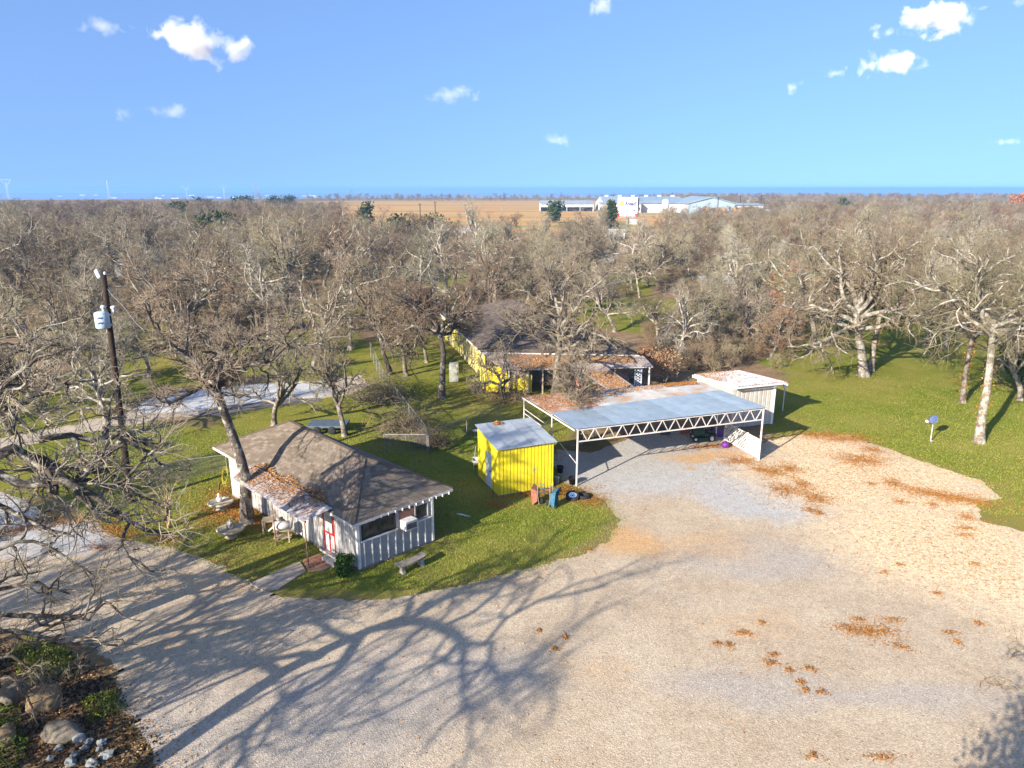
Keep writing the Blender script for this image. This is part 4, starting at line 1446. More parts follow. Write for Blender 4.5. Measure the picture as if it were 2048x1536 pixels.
MB().tube([mb_(.15, 0, .75), mb_(.3, 0, 1.0)], .02, 6).lathe(mb_(.3, 0, 1.0), [(.17, 0), (.19, .02), (.17, .04)], 14, axis=(.3, 0, 1)).build("steering_wheel", M_mowd, mower)
for sx, R in ((-.4, .19), (.65, .27)):
    for sy in (-.38, .38):
        ty = MB().lathe(mb_(sx, sy - .08, R), [(R * .5, 0), (R * .92, 0), (R, .04), (R, .12), (R * .92, .16), (R * .5, .16)], 18, axis=(0, 1, 0)).build("wheel", M_black, mower, True)
        MB().lathe(mb_(sx, sy - .09, R), [(.01, 0), (R * .48, .005), (R * .5, .17), (.01, .18)], 12, axis=(0, 1, 0)).build("rim", M_trim, ty)
MB().fbox(mb_, -.25, .4, -.5, .5, .12, .3).build("cutting_deck", M_mow, mower)
for i, (px_, py_, col_, lab) in enumerate(((1330, 868, (.07, .08, .1), "dark plastic crate in the shade under the carport roof"), (1370, 866, (.3, .1, .1), "dull red crate beside the dark one under the carport"), (1435, 872, (.15, .05, .25), "low purple tub by the lattice screen under the carport"))):
    L_ = G(px_, py_)
    t_ = thing("storage_crate", lab, "crate", L_)
    q = lambda a, b, z: L_ + Vector((a, b, z))
    mt_ = simple("crate_plastic", col_)
    c_ = MB().fbox(q, -.3, .3, -.22, -.19, 0, .38).fbox(q, -.3, .3, .19, .22, 0, .38).fbox(q, -.3, -.27, -.19, .19, 0, .38).fbox(q, .27, .3, -.19, .19, 0, .38).fbox(q, -.27, .27, -.19, .19, 0, .03)
    c_.build("body", mt_, t_)
    MB().fbox(q, -.33, .33, -.25, .25, .38, .42).build("lid", mt_, t_)
# ================================================================ garage at the right
gr_ = thing("garage", "white ribbed steel garage with rust streaked white roof right of the carport", "garage", kf(8, 15.3))
M_gw = simple("garage_white_steel", (.42, .40, .35), (.34, .31, .27), 2, .55, bump=.1)
M_gw2 = simple("garage_trim_white", (.72, .72, .70), (.62, .62, .60), 3, .5)
GZF, GZB = 3.05, 2.52
for i in range(9):           # front wall panels
    b0_, b1_ = 13.75 + i * 3.2 / 9, 13.75 + (i + 1) * 3.2 / 9
    corr(kf(5.5, b0_, GZF), kf(5.5, b0_, .05), kf(5.5, b1_, .05), kf(5.5, b1_, GZF), 1, -.04, 'rib').build("wall_panel", M_gw, gr_)
MB().fbox(kf, 5.46, 5.5, 16.95, 17.12, .03, GZF).build("corner_trim", M_gw2, gr_)
MB().hexa([kf(5.5, 17.0, .05), kf(10.2, 17.0, .05), kf(10.2, 17.1, .05), kf(5.5, 17.1, .05)], [kf(5.5, 17.0, GZF), kf(10.2, 17.0, GZB), kf(10.2, 17.1, GZB), kf(5.5, 17.1, GZF)]).build("wall", M_gw, gr_)
MB().hexa([kf(5.5, 13.65, .05), kf(10.2, 13.65, .05), kf(10.2, 13.75, .05), kf(5.5, 13.75, .05)], [kf(5.5, 13.65, GZF), kf(10.2, 13.65, GZB), kf(10.2, 13.75, GZB), kf(5.5, 13.75, GZF)]).build("wall", M_gw, gr_)
MB().fbox(kf, 10.12, 10.2, 13.75, 17, .05, GZB).build("wall", M_gw, gr_)
M_groof = simple("garage_roof_rusty_white", (.40, .41, .43), (.26, .14, .09), 1.4, .5, .1, lo=.5, hi=.7)
sheets(gr_, "roof_sheet", M_groof, kf(4.95, 13.55, GZF + .12), kf(10.5, 13.45, GZB + .1), kf(10.5, 17.5, GZB + .1), kf(4.95, 17.45, GZF + .12), 5, 3, .07, 'rib', seed=8)
MB().beam(kf(4.93, 13.5, GZF + .06), kf(10.5, 13.42, GZB + .02), .04, .2).build("fascia", M_gw2, gr_)
MB().beam(kf(4.93, 17.5, GZF + .1), kf(10.5, 17.52, GZB + .08), .12, .14).build("fascia", simple("red_roof_trim", (.40, .10, .11), (.34, .12, .12)), gr_)
MB().beam(kf(4.93, 13.5, GZF + .05), kf(4.93, 17.48, GZF + .05), .03, .12).build("fascia", M_gw2, gr_)
leaf_patch("leaf_litter", None, None, lambda s, t: kf(10.4 - 3.4 * s ** 1.5, 13.6 + 3.2 * t * t, GZB + .14 + (GZF - GZB) * (3.4 * s ** 1.5) / 5.5), 1300, .055, M_leaf, 44, gr_)
# ================================================================ yellow house with the brown roof
hN, hF, hR = Vector((-2.6, 58.4, 0)), Vector((-8.2, 78.5, 0)), Vector((10.4, 57.3, 0))
house = thing("house", "long yellow walled house with dark hipped shingle roof behind the carport", "house", (3, 65, 0))
hb = frame3((-2.6, 58.4), ((hF - hN) / (hF - hN).length)[:2], ((hR - hN) / (hR - hN).length)[:2])
HL, HW_ = (hF - hN).length, (hR - hN).length
HE = 2.7
x = 0
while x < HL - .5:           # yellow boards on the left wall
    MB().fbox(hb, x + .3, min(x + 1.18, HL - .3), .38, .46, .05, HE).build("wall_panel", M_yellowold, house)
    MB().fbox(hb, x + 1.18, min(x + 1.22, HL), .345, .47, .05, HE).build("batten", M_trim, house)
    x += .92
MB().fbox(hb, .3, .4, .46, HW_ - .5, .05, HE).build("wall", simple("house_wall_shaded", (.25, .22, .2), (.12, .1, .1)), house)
MB().fbox(hb, .4, HL - .4, HW_ - .6, HW_ - .5, .05, HE).build("wall", M_yellowold, house)
MB().fbox(hb, HL - .45, HL - .35, .5, HW_ - .6, .05, HE).build("wall", M_yellowold, house)
h0, h1, h2, h3 = hb(-.1, 0, HE), hb(-.1, HW_ + .1, HE), hb(HL, HW_ + .1, HE), hb(HL, 0, HE)
r0, r1 = hb(7.2, HW_ * .53, 5.15), hb(HL - 6.5, HW_ * .5, 5.15)
hm = MB().quad(h3, h0, r0, r1).quad(h1, h2, r1, r0).add([h0, h1, r0], [(0, 1, 2)]).add([h2, h3, r1], [(0, 1, 2)])
dz = Vector((0, 0, .14))
hm.quad(h0 - dz, h1 - dz, h2 - dz, h3 - dz)
hroof = hm.build("roof", simple("house_roof_deck", (.1, .085, .08)), house)
for q, sd_ in (((h3, h0, r0, r1), 11), ((h0, h1, r0, r0), 12), ((h1, h2, r1, r0), 13), ((h2, h3, r1, r1), 14)):
    shingles("shingles", hroof, M_shingle2, *q, course=.3, tab=.5, seed=sd_)
for a, b in ((h0, h1), (h1, h2), (h3, h0)): MB().beam(a - dz / 2, b - dz / 2, .04, .16).build("fascia", M_trim, hroof)
for a, b in ((r0, r1), (h0, r0), (h1, r0)): MB().beam(a + Vector((0, 0, .02)), b + Vector((0, 0, .02)), .25, .04).build("ridge_cap", M_shingle2, hroof)
# porch roof in front, covered in leaves
M_porch = simple("porch_tin", (.42, .40, .38), (.26, .16, .11), 2.5, .6, .2)
P0, P1, P2, P3 = Vector((-2.6, 58.2, 2.62)), Vector((-.7, 54.0, 2.25)), Vector((11.3, 55.2, 2.25)), Vector((10.9, 57.2, 2.62))
sheets(house, "porch_roof_sheet", M_porch, P0, P1, P2, P3, 14, 4, .03, 'rib', seed=9, uneven=.03)
Pp = patch(P0, P1, P2, P3)
leaf_patch("leaf_litter", None, None, lambda s, t: Pp(.04 + .62 * s, .12 + .8 * t), 8000, .045, M_leaf, 51, house, .04)
leaf_patch("leaf_litter", None, None, lambda s, t: Pp(.6 + .38 * s, .1 + .35 * t), 1800, .06, M_leaf, 52, house)
for t in (.02, .27, .5, .75, .98):
    MB().beam(Vector((Pp(.93, t).x, Pp(.93, t).y, 0)), Pp(.93, t) - Vector((0, 0, .05)), .11).build("porch_post", M_wood if t < .9 else M_trim, house)
MB().beam(Pp(.95, 0) - Vector((0, 0, .08)), Pp(.95, 1) - Vector((0, 0, .08)), .08, .12).build("porch_beam", M_trim, house)
# yellow front wing at the left end of the porch
MB().box(-2.1, 1.6, 55.35, 55.45, .05, 1.5).build("porch_wall", M_yellow, house)
MB().hexa([Vector((-2.35, 55.3, .05)), Vector((-2.25, 55.3, .05)), Vector((-2.6, 58.2, .05)), Vector((-2.7, 58.2, .05))], [Vector((-2.35, 55.3, 2.3)), Vector((-2.25, 55.3, 2.3)), Vector((-2.6, 58.2, 2.55)), Vector((-2.7, 58.2, 2.55))]).build("wall_panel", M_yellowold, house)
MB().box(-2.2, -.4, 55.2, 55.34, 1.5, 2.2).build("porch_wall", M_yellow, house)
MB().box(-.3, -.15, 55.1, 55.25, .05, 2.1).build("porch_post", M_trim, house)
MB().box(1.2, 1.32, 55.1, 55.22, .05, 1.9).build("porch_post", M_trim, house)
# red door on the porch and the lower entry roof
MB().box(4.6, 6.0, 56.3, 56.4, .05, .8).build("red_panel", M_red, house)
e0, e1, e2, e3 = Vector((4.9, 54.9, 2.30)), Vector((7.0, 47.9, 2.15)), Vector((9.1, 48.5, 2.15)), Vector((7.4, 55.2, 2.30))
sheets(house, "entry_roof_sheet", M_porch, e0, e1, e2, e3, 4, 3, .03, 'rib', seed=10)
Pe = patch(e0, e1, e2, e3)
leaf_patch("leaf_litter", None, None, lambda s, t: Pe(.25 + .6 * s, .1 + .8 * t), 2400, .06, M_leaf, 53, house)
for s, t in ((.95, .03), (.95, .97), (.5, .97)):
    p_ = Pe(s, t); MB().beam(Vector((p_.x, p_.y, 0)), p_ - Vector((0, 0, .03)), .09).build("porch_post", M_wood, house)
# lattice post at the right of the porch
lpt = MB()
for k in range(9):
    z = .1 + k * .22
    lpt.beam(Vector((9.95, 55.6, z)), Vector((10.45, 55.6, z + .4)), .02, .05); lpt.beam(Vector((9.95, 55.57, z + .4)), Vector((10.45, 55.57, z)), .02, .05)
lpt.box(9.9, 9.96, 55.55, 55.63, 0, 2.3).box(10.44, 10.5, 55.55, 55.63, 0, 2.3)
props(lpt.build("lattice_post", simple("bluish_white_paint", (.45, .48, .55)), house), kind="stuff")
# fridge, cooler, tubs by the house
ff = G(908, 765)
fr2 = thing("refrigerator", "old pale grey refrigerator standing on the grass by the yellow wall", "refrigerator", ff)
q = lambda a, b, z: ff + Vector((a, b, z))
M_fr = simple("fridge_grey", (.36, .37, .33), (.24, .24, .21), 4, .5)
MB().fbox(q, -.38, .38, -.05, .6, .05, 1.62).build("cabinet", M_fr, fr2, bevel=.02)
MB().fbox(q, -.38, .38, -.10, -.055, 1.05, 1.61).build("freezer_door", M_fr, fr2, bevel=.015)
MB().fbox(q, -.38, .38, -.10, -.055, .08, 1.03).build("door", M_fr, fr2, bevel=.015)
MB().fbox(q, .28, .31, -.14, -.10, .65, .98).fbox(q, .28, .31, -.14, -.10, 1.1, 1.35).build("handle", M_dark, fr2)
def tub(px_, py_, r, h, lab, colr, name="tub", cat="tub", taper=.8):
    L_ = G(px_, py_)
    t = thing(name, lab, cat, L_)
    MB().lathe(L_, [(r * taper, 0), (r, h), (r * 1.06, h), (r * 1.06, h + .03), (r * .95, h + .03), (r * .9, h * .6)], 18).build("body", simple("tub_" + name, colr, None, 6, .5), t, True)
    MB().tube([L_ + Vector((-r, 0, h)), L_ + Vector((-r * .7, 0, h + r * .6)), L_ + Vector((r * .7, 0, h + r * .6)), L_ + Vector((r, 0, h))], .012, 5).build("handle", M_dark, t)
    return t
tub(963, 785, .33, .38, "dark round tub on the grass at the corner of the yellow house", (.13, .14, .15))
tub(948, 783, .16, .55, "narrow white bucket beside the dark tub at the yellow house", (.6, .6, .58), "bucket", "bucket")
tub(952, 868, .22, .22, "low white basin behind the yellow shed", (.62, .63, .62), "basin", "basin")
tub(966, 862, .16, .45, "upright white bucket behind the yellow shed", (.55, .57, .58), "bucket", "bucket")
tub(1113, 968, .17, .42, "pale grey bucket at the right front corner of the yellow shed", (.38, .42, .46), "bucket", "bucket")
tub(1120, 945, .2, .35, "dark tub between the yellow shed and the carport post", (.03, .03, .035))
tub(1145, 968, .24, .38, "black kettle pot beside the front carport post", (.01, .01, .011), "cooking_pot", "pot", .7)
tub(1265, 762, .22, .35, "cream round pail standing on the shaded porch of the house", (.5, .47, .38), "pail", "pail")
# ================================================================ utility pole
pb, ptp = G(262, 1005), GY(206, 541, G(262, 1005).y)
pole = thing("utility_pole", "tall dark wooden utility pole at the left with a pale transformer", "pole", pb)
M_pole = bark_mat("creosote_pole", (.012, .008, .006), (.04, .024, .016), (.07, .045, .03), .2)
def along(t): return pb.lerp(ptp, t)
MB().tube([along(t / 8) for t in range(9)], [.17 - .05 * t / 8 for t in range(9)], 14).build("shaft", M_pole, pole, True)
ty_, tb_ = GY(206, 625, pb.y - .35), GY(207, 656, pb.y - .35)
M_tr = simple("transformer_grey", (.42, .52, .60), (.36, .46, .54), 3, .4)
R_ = .33
can = MB().lathe(tb_, [(R_ * .9, 0), (R_, .04), (R_, (ty_.z - tb_.z) - .05), (R_ * .92, (ty_.z - tb_.z) - .04), (R_ * .95, (ty_.z - tb_.z)), (R_ * .6, (ty_.z - tb_.z) + .05)], 22).build("transformer", M_tr, pole, True)
H_ = ty_.z - tb_.z
M_ins = simple("grey_porcelain", (.52, .56, .60), (.42, .45, .5), 8, .3)
for dx in (.05, .42):
    base = ty_ + Vector((dx, .0, .02)) if dx < .3 else ty_ + Vector((.48, .1, -.02))
    MB().lathe(base, [(.05, 0), (.05, .06), (.10, .08), (.05, .11), (.10, .14), (.05, .17), (.12, .2), (.14, .26), (.10, .32), (.03, .34)], 12).build("insulator", M_ins, can, True)
M_decal = simple("dark_decal", (.02, .06, .14))
for z in (.30, .62):       # dark marking shapes on the can
    for i in range(5):
        an0 = -1.75 + i * .16
        zz = H_ * z + [0, .03, .05, .02, .04][i]
        pA = [tb_ + Vector((math.cos(a) * (R_ + .004), math.sin(a) * (R_ + .004), zz_)) for a, zz_ in ((an0, zz), (an0 + .17, zz - .01), (an0 + .17, zz + .07), (an0, zz + .055 + .02 * (i % 2)))]
        MB().quad(*pA).build("marking", M_decal, can)
for z in (.15, .8):
    MB().beam(tb_ + Vector((R_ * .6, .15, H_ * z)), along(0) * 0 + tb_ + Vector((R_ * .9, .38, H_ * z)), .06, .1).build("bracket", M_galv, can)
top = ptp
la = MB().lathe(top + Vector((-.16, -.05, -.38)), [(.03, 0), (.11, .03), (.12, .1), (.1, .12), (.12, .2), (.1, .22), (.12, .3), (.1, .32), (.11, .42), (.03, .46)], 12, axis=(-.35, 0, 1)).build("arrester", M_ins, pole, True)
MB().beam(top + Vector((-.15, 0, -.22)), top + Vector((.1, 0, -.16)), .05, .07).build("bracket", M_galv, pole)
MB().lathe(top + Vector((.10, -.05, -.2)), [(.04, 0), (.07, .02), (.06, .14), (.02, .16)], 10, axis=(0, 0, 1)).build("insulator", M_ins, pole, True)
wv = [along(.93) + Vector((.1, 0, 0)) + Vector((i * .14, -.02, -i * .2 - .05 * math.sin(i))) for i in range(12)]
MB().tube(wv, .012, 5).build("cable", M_galv, pole)
# ================================================================ satellite dish
db = G(1861, 882)
dish = thing("satellite_dish", "dark blue satellite dish on a pale pole in the right lawn", "satellite dish", db)
dt = db + Vector((-.03, 0, 1.35))
MB().tube([db, dt], .03, 8).build("mast", M_trim, dish)
dn = Vector((-.75, -.45, .28)).normalized()
prof = [(.02, 0), (.14, .008), (.24, .03), (.33, .065), (.335, .07), (.24, .04), (.1, .02)]
MB().lathe(dt + Vector((.02, 0, .12)), prof, 24, axis=dn, squash=.85).build("reflector", simple("dish_blue", (.05, .075, .16), (.07, .09, .17), 4, .5), dish, True)
ae = dt + dn * .8 + Vector((0, 0, -.12))
MB().tube([dt + Vector((0, 0, -.1)), ae], .02, 6).build("arm", M_trim, dish)
MB().lathe(ae + Vector((0, 0, .0)), [(.05, 0), (.07, .03), (.07, .12), (.04, .15)], 10, axis=-dn).box(ae.x - .08, ae.x + .04, ae.y - .04, ae.y + .04, ae.z - .03, ae.z + .1).build("receiver", M_wh, dish)
MB().tube([db + Vector((0, 0, .03)), db + Vector((.16, -.06, .02))], .015, 5).tube([db + Vector((0, 0, .1)), db + Vector((-.02, -.1, 0))], .015, 5).build("cable", M_trim, dish)
# ================================================================ wheelbarrows and tyre
def barrow(c, ang, tilt, label, traycol, undr):
    t = thing("wheelbarrow", label, "wheelbarrow", c)
    Rm = Matrix.Translation(Vector(c)) @ Matrix.Rotation(ang, 4, 'Z') @ Matrix.Rotation(tilt, 4, 'Y')
    q = lambda a, b, z: Rm @ Vector((a, b, z))
    # stands on its nose: tray open towards +x
    tray = MB()
    i0 = [q(.10, -.22, .25), q(.10, .22, .25), q(.10, .26, .85), q(.10, -.26, .85)]
    o0 = [q(.36, -.33, .10), q(.36, .33, .10), q(.36, .36, 1.0), q(.36, -.36, 1.0)]
    th = Vector((.012, 0, 0))
    tray.add(i0 + o0, [(0, 1, 2, 3), (0, 4, 5, 1), (1, 5, 6, 2), (2, 6, 7, 3), (3, 7, 4, 0)])
    tro = tray.build("tray", traycol, t)
    md = tro.modifiers.new("thick", 'SOLIDIFY'); md.thickness = .02
    for s in (-1, 1):
        MB().tube([q(.02, s * .10, .02), q(.06, s * .2, .5), q(.0, s * .28, 1.25)], .022, 6).build("handle", M_wood, t)
        MB().tube([q(.05, s * .2, .75), q(-.28, s * .22, .82), q(-.26, s * .22, 1.0), q(.02, s * .24, 1.05)], .015, 6).build("leg", undr, t)
    wl = MB().lathe(q(-.03, -.05, .18), [(.08, 0), (.16, 0), (.18, .03), (.18, .07), (.16, .1), (.08, .1)], 16, axis=(Rm.to_3x3() @ Vector((0, 1, 0)))).build("wheel", M_black, t, True)
    return t


M_bl = simple("faded_blue_paint", (.05, .13, .20), (.03, .08, .13), 5, .6)
M_bl2 = simple("light_blue_paint", (.05, .16, .24), (.03, .09, .14), 5, .6)
M_rst = simple("rusty_tray", (.28, .10, .06), (.36, .17, .1), 6, .85)
barrow(G(1080, 1008), 2.9, .06, "wheelbarrow with a rusty tray propped on its nose by the yellow shed", M_rst, M_bl)
barrow(G(1098, 1012), -.35, .10, "blue wheelbarrow propped upright next to the rusty one", M_bl2, M_bl)
# spare tyre with white wheel
tc = G(1145, 998)
st_ = thing("spare_tyre", "car tyre with a white spoked rim lying against the carport post", "tyre", tc)
tax = Vector((-.10, -.42, .9)).normalized()
base_c = tc + Vector((0, 0, .16))
MB().lathe(base_c - tax * .09, [(.21, .0), (.32, -.0), (.37, .05), (.37, .15), (.32, .2), (.21, .2), (.205, .1)], 28, axis=tax).build("tyre", M_black, st_, True)
rimo = MB().lathe(base_c, [(.01, .05), (.10, .05), (.16, .03), (.2, .07), (.212, .10), (.212, .0), (.01, .0)], 28, axis=tax).build("rim", simple("rim_white", (.62, .72, .78), (.5, .6, .66), 5, .4), st_, True)
qt = Vector((0, 0, 1)).rotation_difference(tax)
for i in range(6):
    an = i * math.pi / 3
    MB().lathe(base_c + qt @ Vector((math.cos(an) * .125, math.sin(an) * .125, .045)), [(.028, 0), (.028, .006), (.001, .007)], 10, axis=tax).build("rim_hole", M_dark, rimo)
MB().lathe(base_c + tax * .05, [(.045, 0), (.04, .02), (.001, .022)], 10, axis=tax).build("hub_cap", M_dark, rimo)
o2 = thing("old_tyre", "second bare black tyre lying right behind the white rimmed one", "tyre", tc + Vector((.62, .15, 0)))
MB().lathe(tc + Vector((.62, .15, 0)), [(.2, .0), (.30, -.0), (.34, .05), (.34, .14), (.3, .19), (.2, .19), (.19, .1)], 24).build("tyre", M_black, o2, True)
# utility cart left of the shed
cb = G(955, 935)
ct = thing("folding_cart", "small grey cart with thin legs on the grass left of the yellow shed", "cart", cb)
q = lambda a, b, z: cb + Vector((a, b, z))
tr_ = MB().add([q(-.3, -.2, .5), q(.3, -.2, .5), q(.3, .3, .55), q(-.3, .3, .55), q(-.22, -.14, .36), q(.22, -.14, .36), q(.22, .22, .38), q(-.22, .22, .38)], [(4, 5, 6, 7), (0, 1, 5, 4), (1, 2, 6, 5), (2, 3, 7, 6), (3, 0, 4, 7)]).build("tray", M_tank, ct)
tr_.modifiers.new("t", 'SOLIDIFY').thickness = .02
for s in (-.2, .2):
    MB().tube([q(s, .2, .36), q(s * 1.1, -.3, 0)], .014, 6).build("leg", M_tank, ct); MB().tube([q(s, -.1, .36), q(s, .35, 0)], .014, 6).build("leg", M_tank, ct)
    MB().tube([q(s, .2, .5), q(s * .6, .75, 1.05)], .014, 6).build("handle", M_tank, ct)
# white post with a bird house right of the garage
bp = G(1565, 822)
bh = thing("bird_house", "white bird house on a post just right of the garage", "bird house", bp)
z1 = GY(1563, 772, bp.y).z
MB().tube([bp, bp + Vector((0, 0, z1 - .1))], .04, 8).build("post", M_trim, bh)
q = lambda a, b, z: bp + Vector((a, b, z1 - .1 + z))
MB().fbox(q, -.13, .13, -.12, .12, 0, .28).build("box", M_trim, bh)
MB().slab(q(-.18, -.17, .28), q(.0, -.17, .42), q(.0, .17, .42), q(-.18, .17, .28), .02).slab(q(.18, -.17, .28), q(.0, -.17, .42), q(.0, .17, .42), q(.18, .17, .28), .02).build("roof", M_trim, bh)
MB().lathe(q(0, -.122, .15), [(.03, 0), (.03, .004), (.001, .005)], 10, axis=(0, -1, 0)).build("entrance_hole", M_dark, bh)
# ================================================================ chain-link fence runs
M_wire = simple("fence_wire", (.34, .34, .33), (.22, .20, .18), 4, .5, .4)
def chain_fence(pts, h, label, diamonds=True, vines=0, cell=.11):
    t = thing("chain_link_fence", label, "fence", pts[0])
    for i, (a, b) in enumerate(zip(pts[:-1], pts[1:])):
        L = (b - a).length; n = max(1, int(L / 2.6)); d = (b - a) / n
        for k in range(n + (i == len(pts) - 2)):
            p = a + d * k
            MB().tube([p, p + Vector((0, 0, h + .05))], .03, 7).build("post", M_wire, t)
        MB().tube([a + Vector((0, 0, h)), b + Vector((0, 0, h))], .02, 6).build("rail", M_wire, t)
        m = MB(); u = (b - a).normalized()
        nk = int((L + h) / cell)
        for k in range(nk):
            for s in (1, -1):
                x0 = k * cell - (h if s > 0 else 0); x1 = x0 + h * s if s > 0 else x0 - h
                z0, z1_ = 0.04, h
                xa, xb = (x0, x0 + h) if s > 0 else (x0, x0 - h)
                ta, tb2 = 0.0, 1.0
                # clip to the run
                for lim_ in (0, L):
                    pass
                lo_, hi_ = min(xa, xb), max(xa, xb)
                if hi_ <= 0 or lo_ >= L: continue
                def at_(x): return (x - xa) / (xb - xa)
                c0, c1 = max(lo_, 0), min(hi_, L)
                t0_, t1_ = at_(c0), at_(c1)
                p = a + u * c0 + Vector((0, 0, z0 + (z1_ - z0) * t0_)); r = a + u * c1 + Vector((0, 0, z0 + (z1_ - z0) * t1_))
                n_ = u.cross(Vector((0, 0, 1))) * .004
                w_ = Vector((0, 0, .0045))
                m.add([p - w_, r - w_, r + w_, p + w_], [(0, 1, 2, 3)])
        props(m.build("mesh", M_wire, t), kind="stuff")
    return t


chain_fence([G(742, 715), G(775, 790), G(857, 902)], 1.5, "grey chain link fence run hung with dead vines between the cabins", vines=1)
chain_fence([G(859, 903), G(1000, 842)], 1.3, "chain link fence run from the corner post towards the yellow shed")
chain_fence([G(855, 905), G(770, 905)], 1.2, "short chain link fence stub in front of the burn pile")
chain_fence([G(300, 965), G(455, 945)], 1.1, "low chain link fence run behind the left end of the cabin")
# dead vines and brush on the fence, burn pile
def brush_pile(loc, label, n, rad, h, seed, mat, cat="brush pile"):
    g = np.random.default_rng(seed)
    c = np.stack([g.normal(size=n) * rad * .5, g.normal(size=n) * rad * .5, np.abs(g.normal(size=n)) * h * .4 + .03], 1)
    d = g.normal(size=(n, 3)); d[:, 2] *= .45
    P_, R2_ = grow(c, d, g.uniform(.4, 1.5, n), np.full(n, .018), np.full(n, .006), 4, .3, 0, g)
    P_[:, :, 2] = np.maximum(P_[:, :, 2], .02)
    V_, F_ = tubes(P_, R2_, 3)
    o = link("brush_pile", np_mesh("brush_pile", V_, F_, mat), None, loc)
    return props(o, label, cat, None, "stuff")


brush_pile(G(810, 862), "pile of pale dead branches inside the fence corner", 700, 2.4, 1.4, 61, M_twig)
brush_pile(G(1010, 798), "heap of cut branches in front of the yellow porch wall", 420, 2.2, .9, 62, M_twig_brown)
brush_pile(G(762, 800), "brown tangle of vines over the chain link fence behind the cabins", 900, 2.6, 2.2, 63, M_twig_grey)
brush_pile(G(860, 890), "brown dry weeds at the fence corner post", 300, 1.2, .8, 64, M_twig_brown)
# dark blue tarp covered box behind the cabin
tpL = G(842, 872)
tp0 = G(655, 862)
trp = thing("flat_trailer", "low dark flat trailer with blue grey deck behind the cabin", "trailer", tp0)
q = lambda a, b, z: tp0 + Vector((a, b, z))
MB().fbox(q, -1.2, 1.4, -.7, .7, .45, .6).build("deck", simple("trailer_deck_blue", (.10, .14, .18), (.07, .09, .12), 3, .6), trp)
for sx in (-.5, .5):
    for sy in (-.78, .62): MB().lathe(q(sx, sy, .28), [(.1, 0), (.26, 0), (.28, .04), (.28, .12), (.26, .16), (.1, .16)], 16, axis=(0, 1, 0)).build("wheel", M_black, trp, True)
# ================================================================ boulders, rocks, bottom left bed
M_bould = simple("tan_boulder", (.14, .095, .05), (.24, .17, .10), 1.6, .9, bump=.7, bscale=9)
M_bould2 = simple("grey_boulder", (.10, .085, .065), (.18, .155, .12), 2.0, .9, bump=.7, bscale=9)
for (px_, py_, r, m, lab, sd_) in (
        (95, 1415, (.62, .5, .52), M_bould, "large tan boulder in the bed at the bottom left", 3),
        (28, 1395, (.42, .42, .40), M_bould2, "rounded grey boulder left of the large tan one", 5),
        (125, 1470, (.62, .42, .30), M_bould2, "flat grey boulder below the large tan one", 8),
        (10, 1480, (.4, .4, .3), M_bould, "small dark tan boulder at the left picture edge", 9)):
    p_ = G(px_, py_); p_.z = r[2] * .55
    rock("boulder", lab, "boulder", p_, r, sd_, m, 4, .22)
M_wrock = simple("white_rock", (.24, .25, .25), (.13, .14, .14), 6, .9, bump=.5)
wr = random.Random(4)
wl_ = ["beside the flat boulder", "at the lower edge of the bed", "nearest the gravel", "among dry leaves", "furthest left of the white rocks", "tallest of the white rocks", "smallest of the white rocks", "in the middle of the white rocks", "half sunk in leaves", "next to the tallest white rock", "at the back of the white rocks"]
for i, (px_, py_) in enumerate(((150, 1512), (200, 1500), (178, 1487), (118, 1500), (100, 1520), (162, 1480), (214, 1515), (140, 1530), (185, 1530), (170, 1498), (205, 1488))):
    s_ = wr.uniform(.12, .22) * (1.4 if i == 5 else 1)
    rock("white_rock", "white rock " + wl_[i] + " at the bottom left", "rock", G(px_, py_) + Vector((0, 0, s_ * .4)), (s_, s_ * .8, s_ * .8), 40 + i, M_wrock, 2, .5, "white rocks in the bottom left bed")
# crepe myrtle
cm = tree_obj("slim multi-stemmed bare tree left of the planters", G(338, 1055), tree_parts(71, h=3.6, r=.06, stems=4, spread=.6, n2=4, n3=4, n4=3, twig_r=.006, crook=.25), simple("smooth_tan_bark", (.36, .26, .15), (.26, .18, .11)), M_twig_brown, 0, 1.0, None, "crepe_myrtle")
leafy("green_bush", "rounded yellow green bush at the foot of the utility pole", "bush", G(248, 985), 1500, (.42, .42, .42), .05, leafmat("yellow_green_leaves", [(.10, .12, .01), (.17, .17, .015), (.08, .10, .012)]), 32, stem_h=.02)
# ================================================================ trees one can tell apart
def near_tree(label, basepx, pts, h, r, seed, mt, mc, limbs=None, base=None, kw=None, name="oak_tree", shadow=None):
    b = base if base is not None else G(*basepx)
    tr = [Vector((0, 0, -.1))]
    if pts:
        for i, (x, y) in enumerate(pts):
            tr.append(GY(x, y, b.y + .12 * (i + 1) * (-1) ** i) - b)
    k = dict(h=h, r=r, nl=9, n2=7, n3=8, n4=8, twig_r=.007, twig=1.3)
    k.update(kw or {})
    if pts: k["trunk"] = tr
    if limbs is not None: k["limbs"] = [([p - b for p in pl], ra) for pl, ra in limbs]
    tp = tree_parts(seed, **k)
    return tree_obj(label, b, tp, mt, mc, 0, 1, None, name)


